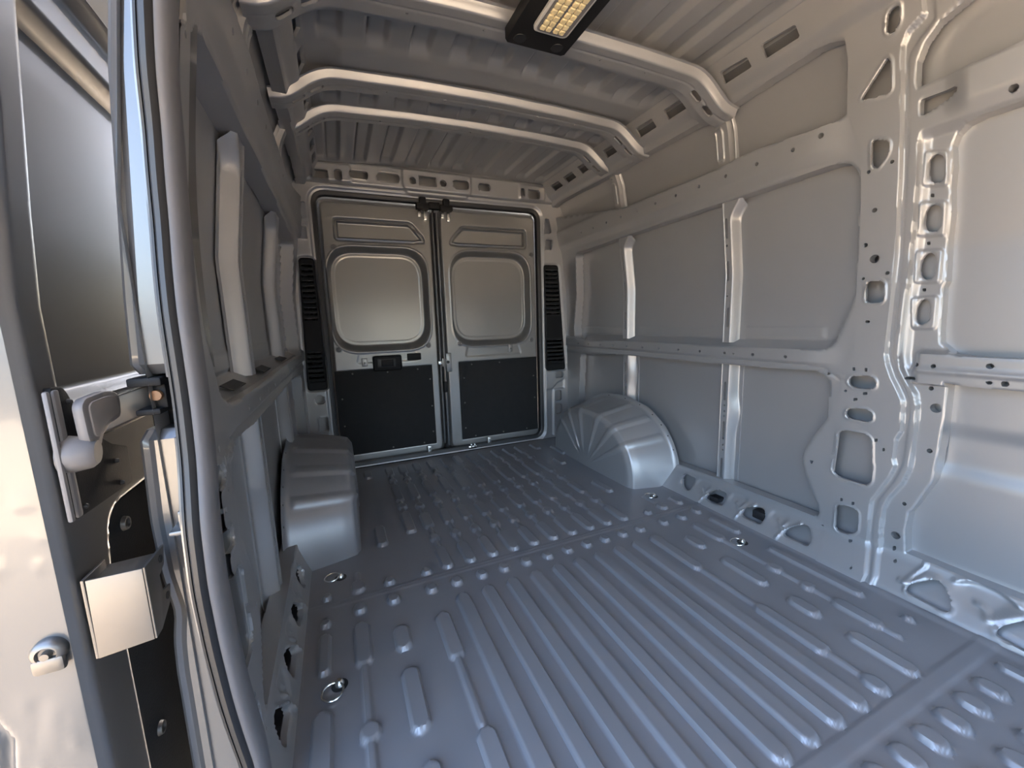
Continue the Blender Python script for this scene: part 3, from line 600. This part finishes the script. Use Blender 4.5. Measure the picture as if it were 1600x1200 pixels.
# pull handle
hb = MB().box((.205, YD-.030, .640), (.395, YD+.002, .745), .014, 3)
o = hb.obj('pull_handle', BLACKP, None); adopt(o, dl)
o2 = MB().box((.232, YD-.033, .668), (.352, YD-.029, .722), .002).obj('recess', RUBBER); adopt(o2, o)
o2 = MB().box((.258, YD-.042, .672), (.338, YD-.030, .718), .006).obj('lever', BLACKP); adopt(o2, o)
for d, x, z in ((dl, .155, .705), (dr, 1.215, .745)):
    o = MB().box((x-.018, YD-.006, z-.028), (x+.018, YD+.002, z+.028), .004).obj('clip_plate', DOORIN); adopt(o, d)
    screw((x, YD-.008, z-.004), (0, -1, 0), .005, 'screw', d)
o = MB().box((.435, YD-.004, .70), (.53, YD+.002, .748), .006).obj('access_cover', BLACKP); adopt(o, dl)
for d, hs in ((dl, hl), (dr, hr)):
    for x, z in hs:
        o = MB().lathe([(0, .006), (.007, .006), (.008, .002), (.016, .0015), (.017, -.002)], (x, YD-.002, z), (0, -1, 0), 16).obj('rubber_grommet', GREYPL); adopt(o, d)
# top latches: black housings with zinc plates
for d, x0 in ((dl, .555), (dr, .715)):
    o = MB().box((x0, YD-.055, 1.70), (x0+.085, YD-.005, 1.735), .004).box((x0+.02, YD-.058, 1.73), (x0+.065, YD-.02, 1.775), .008).obj('latch_housing', BLACKP); adopt(o, d)
    o2 = MB().box((x0+.012, YD-.022, 1.655), (x0+.03, YD-.004, 1.70), .003).box((x0+.05, YD-.026, 1.635), (x0+.07, YD-.004, 1.70), .004).obj('latch_plate', CHROME); adopt(o2, o)
    screw((x0+.02, YD-.024, 1.685), (0, -1, 0), .008, 'screw', o)
o = MB().box((.642, YD-.05, 1.705), (.713, YD-.012, 1.748), .004).obj('lock_bridge', BLACKP); adopt(o, dl)
# meeting edges of the doors
o = MB().tube([(.692, YD-.012, .06), (.692, YD-.014, .9), (.692, YD-.012, 1.69)], .011, 12).obj('edge_flange', SILVER); adopt(o, dr)
o = MB().tube([(.664, YD-.010, .08), (.664, YD-.012, .9), (.664, YD-.010, 1.69)], .008, 12).obj('edge_flange', SILVER); adopt(o, dl)
o = MB().box((.672, YD+.004, .03), (.684, YD+.03, 1.73), .003).obj('rubber_strip', RUBBER); adopt(o, dr)
o = MB().box((.706, YD-.018, .60), (.745, YD-.006, .735), .004).box((.675, YD-.020, .64), (.712, YD-.006, .70), .003).obj('lock_plate', DOORIN); adopt(o, dr)
o = MB().lathe([(0, .003), (.011, .003), (.011, -.002)], (.716, YD-.018, .672), (0, -1, 0), 14).obj('lock_hole_shade', RUBBER); adopt(o, dr)  # raised black disc, its colour standing for the dark of the hole
o = MB().box((.645, YD-.03, .655), (.672, YD-.008, .685), .006).obj('striker', CHROME); adopt(o, dl)
o = MB().box((.6735, YD-.035, .455), (.700, YD-.005, .535), .006).obj('bump_stop', BLACKP); adopt(o, dr)
for d, x in ((dl, .545), (dr, 1.005)):
    o = MB().box((x-.016, YD-.030, .006), (x+.016, YD-.02, .078), .006, 3).obj('guide_plate', CHROME); adopt(o, d)
    for z in (.03, .055): screw((x, YD-.031, z), (0, -1, 0), .006, 'screw', d)
o = MB().box((.835, YD-.035, .004), (.90, YD-.012, .03), .006).box((.85, YD-.04, .02), (.862, YD-.015, .046), .003).box((.878, YD-.04, .02), (.888, YD-.015, .044), .003).obj('lower_latch', CHROME); adopt(o, dr)

# ---- louvred black air vents on the rear pillars
def air_vent(x_tl, x_tr, x_br, x_bl, ztop, zbot, label):
    v = root('air_vent', ((x_tl+x_br)/2, YR, (ztop+zbot)/2), label=label, cat='vent', kind='thing', group='air vents on the rear pillars')
    L_ = lambda z: np.interp(z, [zbot, ztop], [x_bl, x_tl]); R_ = lambda z: np.interp(z, [zbot, ztop], [x_br, x_tr])
    ol = fillet([(L_(zbot), zbot), (R_(zbot), zbot), (R_(ztop), ztop), (L_(ztop), ztop)], .025, 6)
    sh = Sheet(axis((min(x_tl, x_bl)-.004, max(x_tr, x_br)+.004, .004)), axis((zbot-.004, ztop+.004, .0042)))
    k = sdf_poly(ol, sh.U, sh.V, .1); sh.H += -.01*(1-ss(k/.008))
    slots = [ztop-.045-.0325*i for i in range(11)]+[zbot+.235-.0305*i for i in range(6)]
    for z in slots:
        P = stad(L_(z)+.012, R_(z)-.016, z-.0075, z+.0075); sh.cut(P, .02, .003)
    sh.ridge(rect(L_(zbot+.2)+.006, zbot+.055, R_(zbot+.2)-.008, zbot+.25), .003, .005)
    sh.keep(ol)
    adopt(put('vent_cover', sh.data(lambda u, w, h: (u, YR-.008-h, w)), BLACKP), v)
    for z in slots:
        o = MB().box((L_(z)+.012, YR+.002, z-.013), (R_(z)-.016, YR+.006, z+.006)).obj('slat', BLACKP, smooth=False); adopt(o, v)
    o = MB().prism([(x, YR+.018, z) for x, z in ol], (0, .003, 0)).obj('backing', RUBBER); adopt(o, v)
    return v
air_vent(1.496, 1.624, 1.680, 1.501, 1.366, .549, 'black louvred air vent on the bright pillar beside the plain door')
air_vent(-.174, -.086, -.082, -.200, 1.366, .549, 'black air vent on the dark pillar beside the handled door')

# ================================================================== WHEEL ARCHES
def wheel_arch(mir, label):
    yc, th_n, sn = 2.14, 120, 56
    T = np.linspace(0, math.pi, th_n); s_ = np.linspace(0, 1, sn)
    TT, SS = np.meshgrid(T, s_, indexing='ij')
    def sup(t, a, b, n): c, s = np.cos(t), np.sin(t); return -a*np.sign(c)*np.abs(c)**(2/n), b*np.abs(s)**(2/n)
    xw, xi = 1.745, 1.425
    # s: 0..0.06 flange | ..0.5 crown | ..0.66 shoulder | ..1 inner face down to the floor centre
    wid = np.interp(SS, [0, .03, .06, .5, .58, .66, 1], [xw-.05, xw-.052, xw-.06, xi+.055, xi+.018, xi, xi-.012])
    scl = np.interp(SS, [0, .03, .06, .5, .58, .66, 1], [1.045, 1.04, 1.0, .90, .875, .81, 0.0])
    y1, z1 = sup(TT, .505, .418, 2.35)
    yy = yc+y1*scl; zz = z1*scl
    # pressed ridges fanning over the crown and down the inner face
    rid = np.zeros(TT.shape)
    for t0, w in ((.62, .045), (.98, .045), (1.34, .045), (1.72, .04), (2.05, .04), (2.4, .04)):
        e = ss((SS-.09)/.04)*(1-ss((SS-.86)/.06)); rid += (ss((TT-t0+w)/.014)-ss((TT-t0-w)/.014))*e
    low = (ss((.095-zz)/.012))*ss((SS-.1)/.05)*0
    R = rid*.0085
    nx = -ss((SS-.48)/.16); cy, cz = (yy-yc)/.5, zz/.42; n_ = np.sqrt(cy**2+cz**2)+1e-6
    wid = wid+nx*R; rr = (1-ss((SS-.5)/.16))*R; yy = yy+cy/n_*rr; zz = zz+cz/n_*rr
    scal = np.interp(T, [0, .4, .55, .7, .85, 1.0, 1.15, 1.35, 1.6, 2.0, 2.4, math.pi], [0]*12)
    scal = .5+.5*np.cos(T*17); zz[:, 0] += .008*np.maximum(0, scal)*np.sin(T); 
    X = wid if mir is None else mir-wid
    v = np.stack([X.ravel(), yy.ravel(), zz.ravel()], 1); idx = np.arange(len(v)).reshape(th_n, sn)
    f = np.stack([idx[:-1, :-1].ravel(), idx[1:, :-1].ravel(), idx[1:, 1:].ravel(), idx[:-1, 1:].ravel()], 1)
    if mir is not None: f = f[:, ::-1]
    w = root('wheel_arch', (X[0, -1], yc, 0), label=label, cat='wheel arch', kind='thing', group='wheel arch covers on the load floor')
    adopt(new_mesh('cover', v, f, PAINT if mir is None else FLOORP), w)  # mirrored cover takes the darker floor grey, shade put into its colour
    for t in (.42, .62, .8, 1.0, 1.25, 1.5, 1.75):
        y, z = sup(np.array(t), .505, .418, 2.35); x = xw-.054; x = x if mir is None else mir-x
        o = MB().lathe([(0, .003), (.0045, .003), (.005, -.003)], (x, yc+float(y)*1.018, float(z)*1.018), (-1 if mir is None else 1, 0, 0), 8).obj('bolt', RUBBER); adopt(o, w)
wheel_arch(None, 'bright ribbed wheel arch cover against the fully visible side wall')
wheel_arch(1.44, 'shaded wheel arch cover beside the open sliding door wall')

# ================================================================== TIE-DOWN RINGS
def ring_thing(x, y, ang, r, label):
    t = root('tie_down_ring', (x, y, 0), label=label, cat='ring', group='tie-down rings bolted to the floor', kind='thing')
    c, s = math.cos(ang), math.sin(ang)
    o = MB().lathe([(0, .002), (.018, .002), (.021, .0005), (.021, -.001)], (x, y, .001), (0, 0, 1), 20).obj('recess', RUBBER); adopt(o, t)
    o = MB().lathe([(0, .016), (.006, .016), (.0095, .012), (.012, .007), (.013, .001)], (x, y, .001), (0, 0, 1), 16).obj('bolt', CHROME); adopt(o, t)
    pts = []
    for i in range(20):
        a = 2*math.pi*i/20; lx, ly = r*math.cos(a)+r*1.12, r*1.02*math.sin(a)
        pts.append((x+c*lx-s*ly, y+s*lx+c*ly, .012-.006*math.cos(a+math.pi)*0-.004*(lx/(2*r))))
    o = MB().tube(pts, .0028, 8, True).obj('ring', CHROME); adopt(o, t)
ring_thing(-.075, 1.055, math.radians(-125), .026, 'tie-down ring nearest the camera, beside the dark sill')
ring_thing(-.068, 1.56, math.radians(180), .026, 'tie-down ring in front of the shaded wheel arch')
ring_thing(1.478, 1.065, math.radians(175), .025, 'tie-down ring beside the bright sill, halfway along the ribs')
ring_thing(1.472, 1.575, math.radians(175), .025, 'tie-down ring in front of the bright wheel arch')
ring_thing(1.46, 2.53, math.radians(170), .022, 'small tie-down ring behind the bright wheel arch near the doors')
ring_thing(-.03, 2.62, math.radians(0), .022, 'tie-down ring in the dark corner behind the shaded wheel arch')

# ================================================================== CEILING LIGHT
zl = 1.835
cl = root('ceiling_light', (.69, 1.1, zl), label='black LED light bar with frosted lens under the roof bow', cat='light', kind='thing')
sh_ = [(.555, .80), (.825, .80), (.800, 1.335), (.575, 1.335)]
o = MB().prism([(x, y, zl) for x, y in [(.585, .74), (.80, .74), (.80, 1.325), (.79, 1.335), (.59, 1.335), (.58, 1.325)]], (0, 0, .040), .006).obj('housing', BLACKP); adopt(o, cl)
o = MB().prism([(x, y, zl-.012) for x, y in [(tuple(p)) for p in fillet([(.632, .78), (.752, .78), (.752, 1.24), (.632, 1.24)], .02, 4)]], (0, 0, .013), .004).obj('lens', LENS); adopt(o, cl); lens = o
o = MB().prism([(x, y, zl-.0135) for x, y in [(tuple(p)) for p in fillet([(.640, .79), (.744, .79), (.744, 1.230), (.640, 1.230)], .016, 4)]], (0, 0, .003)).obj('reflector', GREYPL); adopt(o, cl)
led_me = None
for i in range(4):
    for j in range(18):
        x = .660+.0195*i+(.003 if i > 1 else -.003); y = 1.210-.0225*j
        if led_me is None:
            o = MB().box((-.0085, -.0095, -.0035), (.0085, .0095, .0035), .002, 1).obj('led', LED); led_me = o.data; o.location = (x, y, zl-.015)
        else:
            o = bpy.data.objects.new('led', led_me); COL.objects.link(o); o.location = (x, y, zl-.015)
        bpy.context.view_layer.update() if j == 0 else None
        o.parent = cl; o.matrix_parent_inverse = cl.matrix_world.inverted()
for x in (.62, .755):
    o = MB().lathe([(0, .0015), (.02, .0015), (.021, -.001)], (x, 1.30, zl), (0, 0, -1), 18).obj('blanking_plug', RUBBER); adopt(o, cl)

# ================================================================== CLOSING PANELS of the body, unseen boxes added against light leaks
o = MB().box((-.33, Y0, 1.99), (1.81, 2.93, 2.01)).box((1.53, Y0, 1.90), (1.80, 2.93, 2.0)).box((-.32, Y0, 1.90), (-.05, 2.93, 2.0)).obj('outer_roof', PAINT, smooth=False); adopt(o, ce)
o = MB().box((.672, YD+.085, -.03), (.692, YD+.091, 1.79)).obj('seam_light_block', RUBBER, smooth=False); adopt(o, dr)  # unseen strip added behind the seam to keep sunlight out
# unseen cab end added behind the camera: windscreen opening narrowed to shape the light, closed roof and far side
fw = root('wall_front', (.74, -1.5, 0), kind='structure', label='unseen cab end of the van, windscreen opening narrowed to shape the light')
o = MB().box((-.26, -1.52, -.5), (1.74, -1.50, .25)).box((-.26, -1.52, 1.28), (1.74, -1.50, 2.0)).box((-.26, -1.52, .25), (.50, -1.50, 1.28)).box((1.62, -1.52, .25), (1.74, -1.50, 1.28)).obj('windscreen_mask', PAINT, smooth=False); adopt(o, fw)
o = MB().box((1.72, -1.5, -.5), (1.74, Y0, 2.0)).box((-.26, -1.5, -.5), (-.24, Y0, .45)).box((-.26, -1.5, 1.15), (-.24, Y0, 2.0)).box((-.26, Y0-.1, .45), (-.24, Y0, 1.15)).box((-.26, -1.5, 1.98), (1.74, Y0, 2.0)).box((-.26, -1.5, -.52), (1.74, Y0, -.50)).box((-.2, Y0-.02, -.5), (1.74, Y0, -.02)).obj('cab_shell', FLOORP, smooth=False); adopt(o, fw)
o = MB().box((-.22, Y0, -.07), (1.79, .80, -.04)).box((-.30, .80, -.07), (1.79, 2.93, -.04)).obj('underbody', FLOORP, smooth=False); adopt(o, fl)
o = MB().box((1.745, Y0, -.06), (1.80, 2.93, .10)).obj('sill_outer', PAINT, smooth=False); adopt(o, wall_right)
for a, b, c, e in ((1.335, 1.385, .022, .046), (1.098, 1.155, .034, .070)):
    o = MB().box((1.655, a, c), (1.70, b, e), .004).obj('hole_shade_patch', RUBBER); adopt(o, wall_right)  # solid black boxes in the sill holes, colour standing for their dark inside
o = MB().box((-.32, .86, -.06), (-.265, 2.93, .10)).obj('sill_outer', PAINT, smooth=False); adopt(o, wall_left)
for d, a, b in ((dl, -.16, .680), (dr, .684, 1.56)):
    o = MB().box((a, YD+.070, -.04), (b, YD+.084, 1.85), .003).obj('outer_skin', SILVER); adopt(o, d)

# ================================================================== SIDE DOOR APERTURE: jamb and weatherstrip
ZJ = [-.1, .171, .317, .351, .412, .464, .505, .536, .585, .634, .763, .883, .991, 1.148, 1.322, 1.405, 1.8]
XJ = [-.312, -.312, -.311, -.311, -.308, -.300, -.305, -.309, -.310, -.311, -.306, -.302, -.296, -.283, -.268, -.256, -.20]
def sm(z, a, b, w=.02): return sum(float(np.interp(z+k*w/2, a, b)) for k in (-2, -1, 0, 1, 2))/5
def XLz(z): return -.224+float(np.mean([1.69-Xr(max(z+q, .2)) for q in np.linspace(-.15, .15, 7)]))
def jamb(z0, z1, n):
    path = []; R = []
    for i in range(n+1):
        z = z0+(z1-z0)*i/n; e = min(1, (z-z0)/.012, (z1-z)/.012); e = .012*(1-math.sqrt(max(0, 1-(1-e)**2)))
        xo, ys = sm(z, ZJ, XJ, .012)+e*.5, sm(z, ZS, YS); yo = .812+e
        xm = xo+.018; XL = XLz(z)
        prof = [(xo+.004, max(.90, ys+.07)), (xo, yo+.006), (xo+.001, yo+.001), (xo+.005, yo-.002), (xo+.009, yo), (xo+.012, yo+.001), (xo+.016, yo-.001), (xm+.003, yo-.005), (xm+.008, yo-.005), (XL-.016, yo-.004)]
        prof += [(XL-.012, ys+.010), (XL-.002, ys+.004), (XL+.004, ys+.012), (XL+.012, max(.84, ys+.035)), (XL+.012, max(.90, ys+.07))]
        R.append([(x, y, z) for x, y in prof])
    mb = MB(); V_ = [[mb.bm.verts.new(p) for p in r] for r in R]; k = len(V_[0])
    for A, B in zip(V_, V_[1:]):
        for j in range(k): mb.bm.faces.new([A[j], A[(j+1) % k], B[(j+1) % k], B[j]])
    mb.bm.faces.new(V_[0][::-1]); mb.bm.faces.new(V_[-1])
    return mb
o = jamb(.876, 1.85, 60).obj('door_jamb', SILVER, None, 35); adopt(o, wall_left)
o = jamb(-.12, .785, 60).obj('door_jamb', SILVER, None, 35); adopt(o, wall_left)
o = MB().box((-.30, .86, .77), (-.215, .88, .89)).obj('slot_shade_block', BLACKP); adopt(o, wall_left)  # black block backs the track slot, its colour standing for shade in there
for a, b in ((1.06, 1.19), (1.47, 1.61), (1.93, 2.12)):
    o = MB().prism([(-.221, a, .8075), (-.221, b, .8075), (-.247, b, .8205), (-.247, a, .8205)], (.0009, 0, .0018)).obj('hole_shade_patch', RUBBER); adopt(o, wall_left)  # thin black plates on the shelf in place of holes, shade put into colour
o = MB().box((-.262, .735, .632), (-.230, .80, .640), .003).box((-.250, .742, .638), (-.236, .79, .668), .003).obj('catch_plate', SILVER); adopt(o, wall_left)

ds = root('door_seal', (-.224, .75, .9), label='grey rubber weatherstrip edging the open sliding door aperture', cat='seal', kind='thing')
fr_l, fr_b = [], []
zs = np.linspace(-.10, 1.85, 110)
for i, z in enumerate(zs):
    ys = sm(z, ZS, YS); t = Vector((0, sm(z+.01, ZS, YS)-sm(z-.01, ZS, YS), .02)).normalized(); n = Vector((0, t.z, -t.y))
    fr_b.append(((XLz(z)+.006, ys, z), (1, 0, 0), tuple(n)))
o = MB().sweep(fr_b, [(.010+.016*math.cos(a)*1.0, .027+.030*math.sin(a)) for a in [2*math.pi*k/18 for k in range(18)]]).obj('rubber_bulb', GREYRUB); adopt(o, ds)
o = MB().sweep(fr_b, [(-.008, -.002), (-.004, -.009), (.002, -.010), (.008, -.006), (.010, .0), (.010, .012), (-.006, .012)]).obj('sealing_lip', RUBBER); adopt(o, ds)
o = MB().sweep(fr_b, [(-.0135, .003), (-.0115, -.004), (-.0085, -.004), (-.0085, .008), (-.0135, .008)]).obj('sealing_lip', RUBBER); adopt(o, ds)

# ================================================================== SLIDING DOOR (open, outside the wall)
PADGREY = mat('warm_grey_plastic', (.25, .23, .22), .5)
BRASS = mat('brown_bushing', (.25, .12, .05), .5)
XD = -.360
def fy_(z): return .697+.16*np.clip(np.asarray(z)-.98, 0, 9)+.04*np.clip(np.asarray(z)-1.1, 0, 9)
sd = root('sliding_door', (XD, 1.2, .6), label='open sliding door seen edge-on with its grey handle and black lower panel', cat='door', kind='thing')
sh = Sheet(axis((0, .45, .0055), (.45, 1.15, .02)), axis((-.25, .60, .02), (.60, .90, .0055), (.90, 1.36, .02), (1.36, 1.62, .006), (1.62, 1.80, .02)))
U, V = sh.U, sh.V
sh.H += -.012*(1-ss(U/.012))
sh.emboss([(.066, .853), (.066, 1.405), (1.05, 1.405), (1.05, .853)], -.034, .016, .012)
sh.emboss([(.060, 1.462), (.060, 1.527), (1.05, 1.527), (1.05, 1.462)], -.030, .012, .006)
sh.emboss([(.060, 1.545), (.060, 1.76), (1.05, 1.76), (1.05, 1.545)], -.030, .012, .006)
sh.emboss([(.105, -.23), (.105, .60), (.12, .650), (.15, .664), (1.08, .664), (1.08, -.23)], -.012, .006, .02)
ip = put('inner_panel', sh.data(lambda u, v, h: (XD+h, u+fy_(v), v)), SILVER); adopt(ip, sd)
lp = MB().prism([(XD-.010, y, z) for y, z in fillet([(.812, -.22), (.806, .60), (.822, .648), (.85, .660), (1.76, .660), (1.76, -.22)], .015, 3)], (.004, 0, 0), .001).obj('lower_panel', BOARD); lp['label'] = 'black fibre lower panel'; adopt(lp, sd)
for y, z in ((.868, .618), (.86, .215)):
    o = MB().lathe([(0, .003), (.006, .003), (.0085, .006), (.011, .006), (.013, -.001)], (XD-.006, y, z), (1, 0, 0), 18).obj('panel_clip', STEEL); adopt(o, sd)
# leading edge of the door
sh = Sheet(axis((-.50, XD-.002, .0045)), axis((-.25, 1.80, .01)))
U, V = sh.U, sh.V
gx = np.interp(V[0], [-.25, .20, .30, .36, .40, .45, .50, 1.8], [-.464, -.463, -.458, -.452, -.446, -.462, -.486, -.55])[None, :]
sh.H += -.012*ss((U-(XD-.012))/.012)
sh.H += -.016*ss((gx-U)/.012)+.006*ss((gx-.016-U)/.008)-.012*ss((gx-.028-U)/.01)
rng = random.Random(4)
for _ in range(26):
    x, z, r = rng.uniform(-.455, -.372), rng.uniform(.28, .75), rng.uniform(.003, .006); sh.H += rng.choice((-.0012, .0012, .0016))*np.exp(-((U-x)**2+(V-z)**2*.6)/(2*r*r))
sh.H += .004*np.exp(-((U+.40)**2/.0008+(V-.40)**2/.003))
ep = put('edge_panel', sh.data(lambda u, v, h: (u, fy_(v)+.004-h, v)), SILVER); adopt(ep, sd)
o = MB().prism([(-.505, .715, -.24), (-.505, 1.80, -.24), (-.505, 1.80, 1.75), (-.505, .90, 1.75), (-.505, .72, .98)], (.006, 0, 0), .002).obj('outer_skin', SILVER); adopt(o, sd)
# locating stud on the leading edge
yk = float(fy_(.52))+.002
o = MB().lathe([(.019, -.002), (.0185, .006), (.015, .010), (.011, .011), (.009, .007), (.0, .006)], (-.394, yk, .520), (0, -1, 0), 24).box((-.411, yk-.012, .493), (-.377, yk, .516), .005).lathe([(0, .014), (.005, .014), (.006, .006)], (-.394, yk, .520), (0, -1, 0), 12).obj('locating_stud', STEEL); adopt(o, sd)
# handle, its base plate and the two grey guide bars
bp = MB().prism([(XD-.002, y, z) for y, z in fillet([(.722, .688), (.722, .874), (.748, .872), (.757, .862), (.782, .805), (.845, .765), (.893, .748), (.889, .684)], .006, 3)], (.010, 0, 0), .002).obj('handle_base', BLACKP); adopt(bp, sd)
for a, b in ((.708, .716), (.7225, .735)):
    o = MB().box((XD+.004, a, .690), (XD+.0105, b, .870), .003).obj('guide_bar', GREYPL); adopt(o, sd)
for y, z in ((.752, .850), (.846, .735), (.742, .700), (.850, .696)): screw((XD+.009, y, z), (1, 0, 0), .004, 'screw', sd, RUBBER)
hp = fillet([(.726, .800), (.724, .846), (.736, .855), (.786, .858), (.818, .854), (.830, .843), (.825, .812), (.785, .806), (.764, .796), (.756, .782), (.734, .780)], .010, 4)
hd = MB().prism([(XD+.022, y, z) for y, z in hp], (.013, 0, 0), .004).lathe([(0, .036), (.016, .036), (.022, .030), (.026, .008), (.026, .0)], (XD, .735, .779), (1, .12, -.05), 20).obj('door_handle', GREYPL); hd['label'] = 'grey plastic lever handle'; adopt(hd, sd)
hi = fillet([(.738, .800), (.736, .842), (.745, .848), (.786, .850), (.812, .846), (.816, .820), (.780, .814), (.760, .806), (.752, .796)], .008, 4)
o = MB().prism([(XD+.034, y, z) for y, z in hi], (.003, 0, 0), .001).obj('finger_pad', PADGREY); adopt(o, hd)
# mid hinge: steel plate on the door, black roller carrier in the body slot
ha = MB().box((XD-.004, .790, .783), (XD+.010, 1.25, .838), .004).obj('hinge_plate', CHROME); adopt(ha, sd)
ha2 = MB().prism([(XD+.004, .805, .786), (-.285, .850, .815), (-.285, .850, .86), (XD+.004, .805, .835)], (0, .012, 0), .003).obj('hinge_arm', STEEL); adopt(ha2, sd)
o = MB().box((-.305, .800, .858), (-.262, .86, .872), .003).box((-.300, .800, .812), (-.268, .86, .822), .003).box((-.285, .815, .82), (-.262, .86, .86), .003).obj('roller_carrier', BLACKP); adopt(o, sd)
o = MB().lathe([(0, .006), (.008, .006), (.009, .0)], (-.274, .813, .842), (0, -1, 0), 14).obj('roller_pin', BRASS); adopt(o, sd)
# bare steel lock bracket bolted to the inner edge
br = MB().prism([(-.349, .700, .488), (-.285, .700, .4955), (-.285, .700, .6085), (-.347, .700, .6075)], (0, .004, 0), .0015)
br.prism([(-.2865, .702, .4955), (-.2865, .722, .4955), (-.2865, .762, .515), (-.2865, .772, .540), (-.2865, .745, .545), (-.2865, .742, .572), (-.2865, .762, .580), (-.2865, .772, .608), (-.2865, .702, .6085)], (.004, 0, 0), .001)
br.prism([(-.349, .702, .488), (-.349, .76, .488), (-.349, .76, .6075), (-.349, .702, .6075)], (-.004, 0, 0), .001)
br.prism([(-.352, .705, .590), (-.287, .705, .594), (-.287, .77, .594), (-.352, .77, .590)], (0, 0, .004), .001)
br = br.obj('lock_bracket', STEEL); br['label'] = 'bare steel box bracket'; adopt(br, sd)
for y, z in ((.752, .594), (.755, .530)):
    o = MB().lathe([(0, .0008), (.006, .0008), (.006, -.001)], (-.2823, y, z), (1, 0, 0), 12).obj('bolt_hole_shade', RUBBER); adopt(o, br)  # black discs on the plate, painted dark in place of open holes
